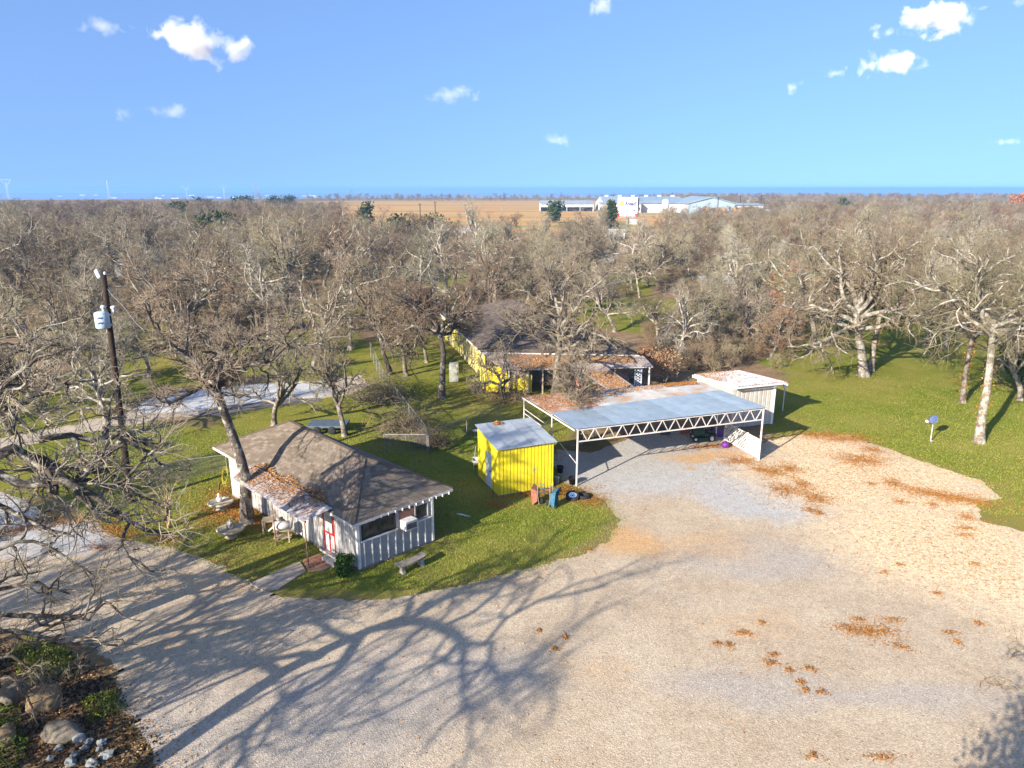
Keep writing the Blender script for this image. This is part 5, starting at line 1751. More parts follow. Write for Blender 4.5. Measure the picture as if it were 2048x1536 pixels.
t1 = near_tree("big dark trunked oak growing up through the cabin awning", (494, 1045), [(492, 1000), (489, 940), (462, 862), (442, 808), (432, 770)], 8.4, .29, 401, M_bark_dark, M_twig_grey, kw=dict(fork=.62, nl=10, ml=.62))
near_tree("oak with dark trunk standing alone on the lawn left of the yellow house", (883, 797), [(885, 750), (887, 700), (876, 660)], 8.8, .29, 404, M_bark_dark, M_twig_grey, kw=dict(fork=.55))
near_tree("large oak rising behind the carport roof in front of the house", (1110, 790), [(1113, 745), (1117, 700), (1116, 660)], 9.2, .32, 408, M_bark, M_twig_grey, kw=dict(fork=.4, nl=9, n3=7, n4=5, twig_r=.0055))
near_tree("largest oak on the right lawn with a thick pale double trunk", (1727, 752), [(1722, 700), (1714, 650), (1712, 610)], 11.5, .42, 409, M_bark_pale, M_twig, kw=dict(fork=.4, nl=12, n3=8))
dbl = near_tree("leaf covered second trunk close behind the largest oak on the right lawn", (1741, 742), [(1748, 690), (1758, 640), (1770, 600)], 9.5, .27, 410, M_bark, M_twig, kw=dict(fork=.5, nl=7, n3=6, n4=6))
near_tree("pale smooth trunked oak nearest the satellite dish", (1958, 885), [(1963, 835), (1974, 780), (1982, 710), (1986, 650)], 10.5, .28, 411, M_bark_pale, M_twig, kw=dict(fork=.55, nl=11))
near_tree("slimmer oak with orange leaves on its trunk left of the pale smooth oak", (1925, 805), [(1929, 755), (1940, 700), (1950, 650)], 8.5, .21, 412, M_bark, M_twig_brown, kw=dict(fork=.5, nl=8, n3=7, n4=6))
# orange leaves clinging to the trunks
for (bpx, pp_, n_, nm, r_) in (((1925, 805), [(1929, 755), (1940, 700), (1950, 650)], 420, "slim oak", .24), ((1741, 742), [(1748, 690), (1758, 640)], 220, "second trunk", .30), ((1958, 885), [(1963, 835), (1974, 780), (1982, 710)], 170, "pale oak", .32)):
    a = G(*bpx)
    ln_pts = [a] + [GY(x, y, a.y + .12 * (i + 1) * (-1) ** i) for i, (x, y) in enumerate(pp_)]
    g_r = np.random.default_rng(n_)
    rs_ = resample(ln_pts, 60)
    ix = g_r.integers(12 if nm == "pale oak" else 2, 58, n_)
    an = g_r.uniform(0, 6.28, (n_, 1))
    C_ = rs_[ix] + np.concatenate([np.cos(an), np.sin(an), 0 * an], 1) * (r_ * g_r.uniform(.8, 1.25, (n_, 1))) + g_r.normal(size=(n_, 3)) * .06
    V_, F_ = leaf_quads(C_ - np.array(a), .055, g_r)
    props(link("trunk_vine", np_mesh("trunk_vine", V_, F_, M_leaf_or), None, a), "dry orange vine leaves clinging to the %s in the right lawn" % nm, "vine", None, "stuff")

# copies for the other nearer trees
proto = [done[k] for k in sorted(done)]
NEARS = [
    ((548, 852), 2, .92, "oak directly behind the far end of the cabin roof"),
    ((690, 872), 0, .80, "oak with a short trunk right behind the cabin by the blue trailer"),
    ((780, 748), 3, .95, "tall dark trunked oak left of the pair on the middle lawn"),
    ((812, 752), 0, .85, "leaning oak right beside the tall dark one on the middle lawn"),
    ((853, 725), 4, .85, "oak nearest the far corner of the yellow house"),
    ((1795, 650), 2, .95, "oak by the fence posts behind the right lawn"),
    ((1850, 690), 0, .85, "left one of two short oaks at the back of the right lawn"),
    ((1890, 697), 5, .80, "right one of two short oaks at the back of the right lawn"),
    ((165, 730), 3, .9, "dark crooked oak behind the utility pole"),
    ((60, 800), 1, .9, "grey oak left of the driveway at the picture edge"),
    ((300, 752), 2, .85, "oak on the far side of the pale driveway pad"),
    ((405, 745), 0, .85, "oak behind the middle of the pale driveway pad"),
    ((625, 745), 5, .82, "oak behind the right end of the pale driveway pad"),
    ((215, 880), 1, .72, "small grey oak growing behind the utility pole foot"),
    ((20, 870), 4, .9, "brown oak at the left picture edge above the gravel"),
    ((505, 722), 4, .85, "brown twigged oak beyond the driveway in the left lawn"),
    ((700, 700), 1, .9, "pale limbed oak between the left lawn and middle lawn"),
    ((1320, 705), 4, .85, "brown oak at the right end of the yellow house"),
    ((1405, 712), 0, .85, "oak behind the left end of the garage roof"),
    ((1490, 705), 2, .85, "oak behind the right end of the garage roof"),
    ((1580, 690), 1, .9, "pale oak where the brush meets the right lawn"),
    ((1650, 650), 3, .9, "dark oak behind the largest oak of the right lawn"),
    ((2040, 800), 0, .9, "oak at the right picture edge beside the green cedar"),
    ((1120, 640), 5, .8, "oak standing close behind the yellow house roof"),
    ((1008, 806), 3, .52, "small dark oak in front of the yellow porch wall"),
    ((955, 720), 2, .62, "small oak against the yellow side wall of the house"),
]
random.seed(12)
for (px_, k, s, lab) in NEARS:
    p_ = G(*px_)
    c = inst_tree(proto[k % len(proto)], lab, p_, random.uniform(0, 6.28), s, None, random.choice((1, -1)))
    if "group" in c: del c["group"]

# ---- trees standing just outside the frame whose limbs and shadows fall into it
def limbpx(lst):      # (x, y, Y)
    return [GY(x, y, Y) for x, y, Y in lst]


# big forked tree at the near left: its shadow lies across the gravel
b0 = Vector((-15.4, 11.4, 0))
Q = lambda *l: [SH(p[0], p[1], p[2] + 1.1) for p in l]
fk = SH(740, 1260, 5.9)
lim = [
    (Q((740, 1260, 4.8), (830, 1232, 5.5), (900, 1190, 6.3), (960, 1165, 7.0), (1045, 1150, 7.8)), .20),
    (Q((760, 1255, 4.9), (880, 1240, 5.8), (935, 1275, 6.2), (985, 1284, 6.6), (1002, 1241, 7.1), (1050, 1208, 7.6), (1140, 1182, 8.1), (1220, 1172, 8.5)), .17),
    (Q((985, 1284, 6.6), (996, 1338, 7.1), (1005, 1370, 7.4), (990, 1400, 7.8), (1060, 1440, 8.1)), .08),
    (Q((935, 1275, 6.2), (955, 1330, 6.7), (940, 1380, 7.1), (894, 1434, 7.6), (845, 1490, 8.2)), .09),
    (Q((640, 1315, 3.9), (600, 1290, 4.7), (510, 1312, 5.4), (425, 1300, 6.0), (411, 1270, 6.5), (450, 1235, 7.0), (440, 1205, 7.5)), .13),
    (Q((700, 1275, 4.5), (625, 1240, 5.3), (560, 1235, 5.9), (590, 1195, 6.5), (640, 1175, 7.0)), .10),
    (Q((717, 1279, 4.6), (690, 1330, 4.4), (650, 1352, 4.6), (590, 1385, 4.9), (520, 1440, 5.2), (460, 1500, 5.6)), .15),
    (Q((850, 1252, 5.6), (800, 1300, 6.1), (765, 1325, 6.5), (720, 1372, 7.0), (650, 1440, 7.6)), .08),
    (Q((560, 1350, 3.4), (470, 1330, 4.6), (330, 1350, 5.6), (240, 1400, 6.4)), .12),
    (Q((800, 1245, 5.2), (830, 1190, 6.0), (900, 1150, 6.8), (1010, 1130, 7.4)), .10),
]
trk = [Vector((0, 0, -.1)), SH(330, 1510, 2.6) - b0, SH(480, 1400, 3.8) - b0, SH(600, 1322, 4.7) - b0, fk - b0]
tp = tree_parts(501, h=9, r=.35, trunk=trk, limbs=[([p - b0 for p in pl], ra) for pl, ra in lim], n2=7, n3=7, n4=8, twig_r=.0055, twig=1.0, crook=.28)
tree_obj("huge forked oak at the near left whose shadow crosses the gravel", b0, tp, M_bark, M_twig_grey)

# left foreground oak, limbs reaching in at mid height
b1_ = Vector((-18.6, 20.4, 0))
KY = .88
limbpx = lambda lst: [GY(x, y, Y * KY) for x, y, Y in lst]
lim = [
    (limbpx([(-60, 930, 24), (0, 900, 24.2), (25, 893, 24.5), (51, 889, 24.8), (78, 936, 25), (137, 967, 25.2), (180, 932, 25.4), (240, 880, 25.8), (300, 880, 26)]), .20),
    (limbpx([(-60, 950, 23.8), (20, 945, 24), (43, 959, 24), (74, 979, 24.1), (120, 955, 24.2), (172, 979, 24.3), (207, 1010, 24.4), (273, 1049, 24.6), (335, 1072, 25)]), .17),
    (limbpx([(-80, 870, 24.5), (0, 827, 25), (59, 795, 25.6), (120, 770, 26.5), (190, 760, 27)]), .13),
    (limbpx([(78, 880, 24.9), (168, 873, 25.5), (219, 868, 26), (300, 905, 26.5), (345, 940, 27)]), .12),
    (limbpx([(-60, 800, 24), (0, 730, 24), (30, 690, 24.3), (80, 670, 25)]), .10),
    (limbpx([(-60, 820, 23), (10, 770, 23), (70, 720, 23), (130, 700, 23.4)]), .10),
    (limbpx([(-60, 990, 22.5), (20, 1020, 22.4), (90, 1060, 22.3), (150, 1075, 22.3)]), .10),
    (limbpx([(-90, 900, 23), (-40, 760, 23), (-10, 640, 24)]), .14),
]
tp = tree_parts(502, h=8.5, r=.36, trunk=[Vector((0, 0, -.1)), Vector((.1, .1, 1.6)), Vector((.7, .5, 3.2)), GY(-60, 900, 24 * KY) - b1_], limbs=[([p - b1_ for p in pl], ra) for pl, ra in lim], n2=8, n3=8, n4=8, twig_r=.006, twig=1.25, crook=.36)
tree_obj("gnarled oak at the left picture edge with limbs reaching over the lawn", b1_, tp, M_bark_dark, M_twig_grey)

limbpx = lambda lst: [GY(x, y, Y) for x, y, Y in lst]
# low tree at the lower left
b2_ = Vector((-16.6, 17.6, 0))
lim = [
    (limbpx([(-60, 1300, 17.5), (0, 1258, 17.5), (44, 1271, 17.6), (130, 1275, 17.8), (174, 1288, 18), (235, 1290, 18.2)]), .09),
    (limbpx([(-60, 1280, 17.6), (0, 1237, 17.8), (90, 1232, 18), (190, 1232, 18.4), (205, 1190, 18.6), (250, 1230, 18.8)]), .085),
    (limbpx([(-60, 1200, 18), (0, 1178, 18), (60, 1160, 18), (102, 1176, 18.2), (143, 1182, 18.5)]), .08),
    (limbpx([(-60, 1120, 18), (0, 1090, 18.4), (60, 1080, 18.8), (120, 1110, 19), (190, 1150, 19)]), .07),
    (limbpx([(-60, 1330, 17), (20, 1310, 17), (70, 1345, 17), (100, 1390, 17.1)]), .06),
    (limbpx([(-50, 1350, 17), (30, 1360, 16.9), (60, 1400, 17), (75, 1450, 17)]), .05),
]
tp = tree_parts(503, h=5.5, r=.16, trunk=[Vector((0, 0, -.1)), Vector((.1, 0, .8)), Vector((.2, .1, 1.8)), GY(-60, 1300, 17.5) - b2_], limbs=[([p - b2_ for p in pl], ra) for pl, ra in lim], n2=7, n3=6, n4=5, twig_r=.0055, twig=1.2, crook=.36)
tree_obj("low bare tree at the lower left with limbs hanging over the boulders", b2_, tp, M_bark, M_twig)

# branches at the right edge, near
b3_ = Vector((14.9, 15.4, 0))
lim = [(limbpx([(2160, 1420, 15.8), (2090, 1390, 16), (2040, 1375, 16.2), (1985, 1345, 16.4)]), .035), (limbpx([(2160, 1380, 15.8), (2080, 1330, 16.2), (2030, 1300, 16.4)]), .03),
       (limbpx([(2160, 1450, 15.6), (2190, 1300, 16), (2180, 1100, 16.5)]), .06)]
tp = tree_parts(504, h=4, r=.10, trunk=[Vector((0, 0, -.1)), Vector((.0, 0, 1.2)), GY(2160, 1420, 15.8) - b3_], limbs=[([p - b3_ for p in pl], ra) for pl, ra in lim], n2=5, n3=5, n4=4, twig_r=.005, crook=.3)
tree_obj("small bare tree at the lower right picture edge", b3_, tp, M_bark, M_twig_brown)
# tree behind the viewer whose crown shades the lower right corner, and two to the left
for (x, y, k, s, lab) in ((-27.5, 17.5, 2, 1.0, "oak well left of the gravel casting long shadows"), (-31, 26, 0, 1.05, "oak at the far left beside the gravel entrance"), (-20.6, 20.2, 4, 1.0, "slender oak left of the boulders casting shade on the cabin roof"), (-20.5, 15.0, 3, .95, "dark oak left behind the huge forked oak")):
    c = inst_tree(proto[k], lab, (x, y, 0), random.uniform(0, 6.28), s, None)
    if "group" in c: del c["group"]

# ---- evergreens and leafy ones
leafy("cedar_tree", "green cedar standing off the lower right corner and shading the gravel", "tree", (7.1, 7.2, 0), 5200, (2.1, 1.7, 1.7), .08, M_cedar, 70, shape='ball', stem_h=3.8)
leafy("cedar_tree", "dark green cedar rising above the bare oaks near the white domes", "tree", G(872, 500), 5200, (4.6, 4.6, 4.2), .30, M_cedar, 71, shape='ball', stem_h=.8)
leafy("cedar_tree", "dark conical cedar beside the roadside billboard", "tree", (36.5, 268, 0), 3600, (4.2, 4.2, 5.2), .32, M_cedar, 72, shape='cone', stem_h=.3)
leafy("cedar_tree", "small green cedar at the right picture edge behind the ivy clad oak", "tree", G(2035, 770), 4200, (1.7, 1.7, 2.0), .11, leafmat("bright_cedar", [(.03, .06, .012), (.06, .10, .02), (.10, .14, .03)]), 73, stem_h=.2)
leafy("cedar_tree", "green cedar in the shade behind the largest oak of the right lawn", "tree", G(1772, 645), 3600, (2.6, 2.6, 2.4), .16, leafmat("mid_cedar", [(.03, .06, .012), (.05, .09, .018), (.09, .12, .025)]), 74, stem_h=.4)
leafy("russet_oak", "small oak still holding russet leaves above the brush right of the middle", "tree", G(1572, 655), 2600, (2.6, 2.6, 3.0), .13, M_redleaf, 75, stem_h=1.2)
leafy("russet_oak", "russet leaved tree on the right skyline", "tree", (308, 440, 0), 2600, (10, 10, 6.5), .55, M_redleaf, 76, stem_h=1)
leafy("dry_shrub", "shrub with dry tan leaves between the porch and the garage", "shrub", G(1330, 765), 1900, (2.0, 1.6, 1.5), .085, leafmat("dry_tan_leaves", [(.30, .17, .09), (.42, .26, .15), (.22, .12, .06)]), 77, stem_h=.2)
leafy("dry_shrub", "tan leafed shrub pressed against the entry roof of the house", "shrub", G(1288, 752), 1000, (1.2, 1.0, 1.1), .08, leafmat("dry_brown_leaves", [(.28, .14, .07), (.36, .20, .11)]), 78, stem_h=.3)
rc = np.random.default_rng(8)
for i in range(12):
    x, y = [(-205, 560), (-190, 575), (-220, 600), (-180, 590), (-240, 570), (-118, 240), (-86, 210), (-30, 190), (-150, 330), (20, 345), (190, 420), (-60, 300)][i]
    leafy("cedar_tree", ["leftmost cedar of the far dark row on the left skyline", "second cedar of the far dark row on the left skyline", "tallest cedar of the far dark row on the left skyline", "right end cedar of the far dark row on the left skyline", "cedar at the picture edge of the far dark row",
          "olive cedar among the bare oaks at the upper left", "rounded olive cedar left of the field", "green cedar in the wood right of the white domes", "far green cedar in the left wood", "far cedar in front of the tan field", "far cedar right of the barns", "far cedar below the tan field edge"][i],
          "tree", (x, y, 0), 900, (5 + 2 * (i < 5) * 2, 5, 5), .6, M_cedar, 80 + i, stem_h=.5)

# ================================================================ ground cover: grass, leaves, stones, ivy
g4 = np.random.default_rng(44)
def lawn_pts(n, x0, x1, y0, y1, thr=-.2):
    x = g4.uniform(x0, x1, n); y = g4.uniform(y0, y1, n)
    d = np.min([sdf_poly(x, y, p) for p in LAWNS], axis=0)
    dl__ = sdf_poly(x, y, LOT)
    k = ((d < thr) | ((dl__ < .9) & (d < 1.3))) & (sdf_poly(x, y, LOT) > -.12 - .5 * g4.random(n) ** 3) & (np.abs(x) < y * .76 + 1)
    loc_ = (x[:, None] - cA[0]) * 0
    for (A_, U_, W_, la, lb) in ((cA, cU, cW, 11.5, 4), (sA, sU, sW, 3, 3.2)):
        M_ = np.linalg.inv(np.array([U_, W_]).T)
        l = (np.stack([x - A_[0], y - A_[1]], 1)) @ M_.T
        k &= ~((l[:, 0] > -.05) & (l[:, 0] < la + .05) & (l[:, 1] > -.05) & (l[:, 1] < lb + .05))
    return x[k], y[k]


def blades(x, y, h, w, g):
    n = len(x)
    a = g.uniform(0, 6.28, n); hh = h * g.uniform(.5, 1.3, n)
    dx, dy = np.cos(a) * w, np.sin(a) * w
    lx, ly = g.normal(size=n) * h * .6, g.normal(size=n) * h * .6
    V_ = np.stack([np.stack([x - dx, y - dy, 0 * x], 1), np.stack([x + dx, y + dy, 0 * x], 1), np.stack([x + lx, y + ly, hh], 1)], 1).reshape(-1, 3)
    return V_, np.arange(3 * n).reshape(n, 3)


x1_, y1_ = lawn_pts(170000, -27, 8, 26, 46)
x2_, y2_ = lawn_pts(120000, 17, 46, 33, 62)
x3_, y3_ = lawn_pts(60000, -40, 20, 44, 70)
f_ = g4.random(len(x2_)) < np.clip((62 - y2_) / 18, 0, 1); x2_, y2_ = x2_[f_], y2_[f_]
f_ = g4.random(len(x3_)) < np.clip((70 - y3_) / 20, 0, 1); x3_, y3_ = x3_[f_], y3_[f_]
V_, F_ = blades(np.concatenate([x1_, x2_, x3_]), np.concatenate([y1_, y2_, y3_]), .05, .02, g4)
props(link("grass", np_mesh("grass", V_, F_, M_grass)), "short yellow green winter grass covering the lawns", "grass", None, "stuff")

# leaf drifts and scattered leaves on the gravel
DR = [(1480, 922, .9, .28, 0), (1548, 945, .6, .3, 0), (1578, 937, .6, .28, 1), (1567, 980, .7, .35, 0), (1605, 970, .45, .35, 0), (1632, 997, .7, .3, -1), (1620, 1021, .25, .15, 0), (1637, 1026, .22, .15, 0),
      (1722, 920, 1.3, .42, 0), (1690, 878, 1.6, .3, 0), (1745, 900, .6, .2, 0), (1640, 870, 1.3, .25, 0), (1788, 968, .5, .3, 0), (1850, 985, .9, .25, -.5), (1900, 995, 1.1, .28, -.4), (1945, 1003, .9, .25, -.3), (1933, 1035, .5, .3, 0), (1932, 1057, .6, .16, 0), (1928, 1071, .5, .15, 0), (1800, 1004, .3, .12, 0), (1865, 1010, .3, .12, 0), (1740, 968, .25, .1, 0),
      (1745, 1264, 1.05, .3, 0), (1700, 1258, .6, .2, -.5), (1716, 1240, .3, .14, 0), (1784, 1241, .4, .14, 0), (1800, 1294, .4, .14, -.4), (1486, 1267, .38, .13, 0), (1458, 1290, .2, .16, 0), (1436, 1288, .18, .1, 0), (1540, 1326, .28, .15, -.3), (1546, 1310, .2, .1, 0), (1579, 1342, .2, .12, 0), (1618, 1338, .22, .1, 0), (1602, 1365, .16, .1, 0), (1612, 1381, .18, .12, 0), (1644, 1384, .18, .1, 0), (1523, 1245, .15, .1, 0), (1900, 1266, .3, .12, 0), (1957, 1247, .18, .12, 0), (1915, 1285, .14, .14, 0), (1872, 1187, .22, .1, 0), (1948, 1128, .3, .12, -.3), (1290, 1020 + 0, .01, .01, 0), (1180, 1100, .2, .1, 0), (1130, 1275, .16, .12, 0), (1078, 1262, .1, .08, 0), (1108, 1298, .14, .1, 0), (1625, 1512, .2, .1, 0), (1765, 1515, .4, .1, 0), (1770, 1145, .2, .12, 0), (1800, 1130, .2, .1, 0),
      (1430, 893, 1.9, .22, .2), (1520, 940, .4, .2, 0), (1180, 1000, .8, .3, 0), (1130, 985, 1.2, .35, 0), (1060, 985, 1.3, .3, .3), (990, 1010, .6, .2, 0), (480, 1030, 1.6, .5, 0), (455, 1010, 1.0, .4, 0), (530, 1045, 1.3, .5, 0), (450, 985, .6, .4, 0),
      (230, 1062, 1.6, .5, -.5), (120, 1040, 2.0, .4, 0), (330, 1078, .8, .3, -.4), (40, 1060, 1.5, .4, .5), (200, 1095, .8, .2, 0)]
C_ = []
for (px_, py_, rx, ry, an) in DR:
    c0 = G(px_, py_)
    if c0.y > 33: rx, ry = rx * 1.3, ry * 1.9
    n_ = max(10, int(2600 * rx * ry + 40))
    q_ = g4.normal(size=(n_, 2)) * .52
    an_ = np.arctan2(q_[:, 1], q_[:, 0])
    q_ *= (1 + .35 * np.sin(3 * an_ + px_) + .3 * np.sin(7 * an_ + px_ * 3) + .6 * (g4.random(n_) < .12) * g4.random(n_) * 2.5)[:, None]
    ca, sa = math.cos(an), math.sin(an)
    ux, uy = q_[:, 0] * rx * 1.1, q_[:, 1] * ry * 1.6
    C_.append(np.stack([c0.x + ux * ca - uy * sa, c0.y + ux * sa + uy * ca, .015 + g4.random(n_) * .05 * np.exp(-(q_ ** 2).sum(1))], 1))
V_, F_ = leaf_quads(np.concatenate(C_), .031, g4, .4, .3)
props(link("leaf_drifts", np_mesh("leaf_drifts", V_, F_, M_leaf_or)), "orange brown drifts of fallen leaves blown together on the gravel", "leaves", None, "stuff")
n_ = 120000
x = g4.uniform(-28, 34, n_); y = g4.uniform(14, 62, n_)
dl_ = sdf_poly(x, y, LOT)
w_ = fbm(x, y, 4, 77) ** 2 * .6
cream_ = np.maximum(pxell(x, y, 1750, 960, 9, 6), pxell(x, y, 1950, 1090, 6, 6))
pr = np.where(dl_ < 0, .03 + .8 * np.clip(cream_, 0, 1) + .45 * np.exp(dl_ / 1.0), .05 + .25 * w_ + .5 * np.exp(-dl_ / .5))
bedm = sdf_poly(x, y, PX((-100, 1270), (240, 1350), (330, 1480), (400, 1560), (-100, 1560)))
pr = np.where(bedm < .3, 1.0, pr)
lg_ = sdf_poly(x, y, PX((350, 1000), (440, 930), (560, 1040), (560, 1075), (470, 1070)))
pr = np.where(lg_ < .2, .8, pr)
k = (g4.random(n_) < pr) & (np.abs(x) < y * .76 + 1)
C_ = np.stack([x[k], y[k], .02 + .02 * g4.random(k.sum())], 1)
V_, F_ = leaf_quads(C_, .036, g4, .4, .35)
props(link("fallen_leaves", np_mesh("fallen_leaves", V_, F_, M_leaf)), "single brown oak leaves scattered over gravel and grass", "leaves", None, "stuff")
n_ = 26000                # leaf mulch of the corner bed
x = g4.uniform(-21, -8, n_); y = g4.uniform(15, 24.5, n_)
k = sdf_poly(x, y, PX((-200, 1275), (120, 1290), (230, 1360), (238, 1410), (300, 1490), (340, 1580), (-200, 1580))) < .15 * g4.normal(size=n_)
C_ = np.stack([x[k], y[k], .01 + .05 * g4.random(k.sum())], 1)
V_, F_ = leaf_quads(C_, .05, g4, .4, .4)
props(link("leaf_mulch", np_mesh("leaf_mulch", V_, F_, leafmat("dark_leaf_mulch", [(.022, .014, .009), (.045, .028, .015), (.085, .05, .024), (.03, .019, .012)]))), "dark rotting leaf mulch between the boulders", "mulch", None, "stuff")
# ground cover plants in the bed
for i, (poly, col_, n_) in enumerate(((PX((20, 1310), (60, 1275), (140, 1300), (150, 1350), (60, 1360)), M_grass, 9000), (PX((-40, 1400), (40, 1420), (60, 1480), (20, 1560), (-60, 1560)), leafmat("fresh_grass", [(.07, .14, .015), (.10, .17, .02), (.05, .10, .01)]), 7000), (PX((165, 1400), (230, 1385), (245, 1420), (180, 1450)), M_grass, 4000))):
    p = np.array(poly)
    x = g4.uniform(p[:, 0].min() - .3, p[:, 0].max() + .3, n_); y = g4.uniform(p[:, 1].min() - .3, p[:, 1].max() + .3, n_)
    d_ = sdf_poly(x, y, poly) + (fbm(x, y, .6, 3 + i) - .5) * .7
    k = d_ < .05
    C_ = np.stack([x[k], y[k], .02 + np.clip(-d_[k], 0, .35) * g4.random(k.sum())], 1)
    V_, F_ = leaf_quads(C_, .03, g4, .5)
    props(link("ground_cover", np_mesh("ground_cover", V_, F_, col_)), ["low yellow green ground cover above the boulders", "bright grass patch at the lower left corner", "moss coloured ground cover right of the tan boulder"][i], "ground cover", None, "stuff")
# loose stones on the gravel
n_ = 90000
x = g4.uniform(-26, 33, n_); y = 14 + 36 * g4.random(n_) ** 1.3
k = (sdf_poly(x, y, LOT) < -.1) & (np.abs(x) < y * .76 + .5)
x, y = x[k], y[k]; n_ = len(x)
s_ = .007 + .018 * g4.random(n_) ** 4
V_ = np.stack([np.stack([x + a * s_ * g4.uniform(.6, 1.3, n_), y + b * s_ * g4.uniform(.6, 1.3, n_), c * s_], 1) for a, b, c in ((-1, -1, .1), (1, -1, .1), (1, 1, .1), (-1, 1, .1), (.1, .1, 1.1))], 1).reshape(-1, 3)
o5 = np.arange(n_)[:, None] * 5
F_ = np.concatenate([o5 + np.array([[0, 1, 4]]), o5 + np.array([[1, 2, 4]]), o5 + np.array([[2, 3, 4]]), o5 + np.array([[3, 0, 4]])])
props(link("loose_stones", np_mesh("loose_stones", V_, F_, leafmat("stone_mix", [(.40, .34, .27), (.22, .19, .17), (.46, .39, .31), (.34, .27, .2), (.50, .45, .38), (.12, .11, .11)]))), "loose pale and dark stones strewn over the gravel lot", "stones", None, "stuff")
# ================================================================ far things
bc = Vector((45.6, 288, 0))
bb = thing("billboard", "tall white roadside billboard with red foot band and the word Ahead", "billboard", bc)
q = lambda a, b, z: bc + Vector((a, b, z))
MB().fbox(q, -4.05, 3.7, -.5, .0, 6.3, 12.4).build("panel", simple("billboard_white", (.78, .78, .76), (.74, .74, .73), 1, .5), bb)
MB().fbox(q, -4.05, 3.7, -.5, .0, 4.95, 6.3).build("red_band", simple("billboard_red", (.62, .06, .05), (.55, .05, .05), 1, .5), bb)
MB().hexa([q(3.71, -.5, 4.95), q(4.5, 1.2, 4.95), q(4.5, 1.5, 4.95), q(3.71, .0, 4.95)], [q(3.71, -.5, 12.4), q(4.5, 1.2, 12.2), q(4.5, 1.5, 12.2), q(3.71, 0, 12.4)]).build("side_panel", simple("billboard_navy", (.01, .02, .10)), bb)
MB().tube([q(.1, .4, 0), q(.1, .4, 6)], .45, 12).build("pole", simple("billboard_pole", (.12, .18, .17), (.2, .26, .24)), bb)
MB().fbox(q, .8, 3.8, -.4, -.2, 2.2, 4.4).build("lower_panel", simple("billboard_white2", (.7, .7, .68)), bb)
MB().beam(q(-3.8, -.9, 4.7), q(4, -.9, 4.7), .2).build("catwalk", M_galv, bb)
MB().lathe(q(-2.5, -.52, 10.1), [(.95, 0), (.95, .03), (.01, .04)], 20, axis=(0, -1, 0), squash=1.05).build("emblem", simple("emblem_yellow", (.75, .60, .12)), bb)
MB().fbox(q, -2.95, -2.75, -.58, -.565, 9.6, 10.3).fbox(q, -2.2, -2.0, -.58, -.565, 9.6, 10.3).fbox(q, -2.7, -2.3, -.58, -.565, 11.15, 11.4).build("emblem_mark", simple("emblem_brown", (.3, .2, .12)), bb)
M_navy = simple("navy_letters", (.015, .03, .22))
tcv = bpy.data.curves.new("lettering", 'FONT'); tcv.body = "Ahead!"; tcv.size = 2.0; tcv.extrude = .03; tcv.offset = .05
tco = bpy.data.objects.new("lettering", tcv); col.objects.link(tco)
bpy.context.view_layer.update()
tme = bpy.data.meshes.new_from_object(tco.evaluated_get(bpy.context.evaluated_depsgraph_get()))
bpy.data.objects.remove(tco)
tme.materials.clear(); tme.materials.append(M_navy)
lo = link("lettering", tme, bb); lo.rotation_euler = (math.pi / 2, 0, 0); lo.location = (-1.35, -.54, 9.35); lo.scale = (.82, 1.15, 1)
rr = random.Random(5)
ln_ = MB()
for (x0, x1, z, h) in ((-1.0, 3.2, 11.3, .22), (-1.0, 3.0, 8.85, .26), (-2.0, -.5, 7.75, .14), (-2.0, -.5, 7.4, .14), (-2.9, 2.6, 5.55, .5)):
    xx = x0
    while xx < x1:
        w__ = rr.uniform(.12, .3)
        ln_.fbox(q, xx, xx + w__, -.53, -.505, z, z + h * rr.uniform(.7, 1)); xx += w__ + rr.uniform(.05, .16) + (.2 if rr.random() < .15 else 0)
ln_b = ln_.build("small_print", simple("faint_print", (.45, .45, .55)), bb); ln_b["kind"] = "stuff"
MB().fbox(q, 1.9, 2.9, -.53, -.505, 7.35, 7.6).fbox(q, 2.25, 2.55, -.53, -.505, 7.1, 7.9).build("emblem_mark", M_navy, bb)
MB().fbox(q, -3.2, 2.8, -.51, -.50, 5.25, 6.2).build("white_strip", simple("billboard_white3", (.75, .74, .73)), bb)
MB().beam(q(1.6, -.42, 2.7), q(3.0, -.42, 3.9), .12, .05, up=(0, 1, 0)).build("arrow", M_navy, bb)

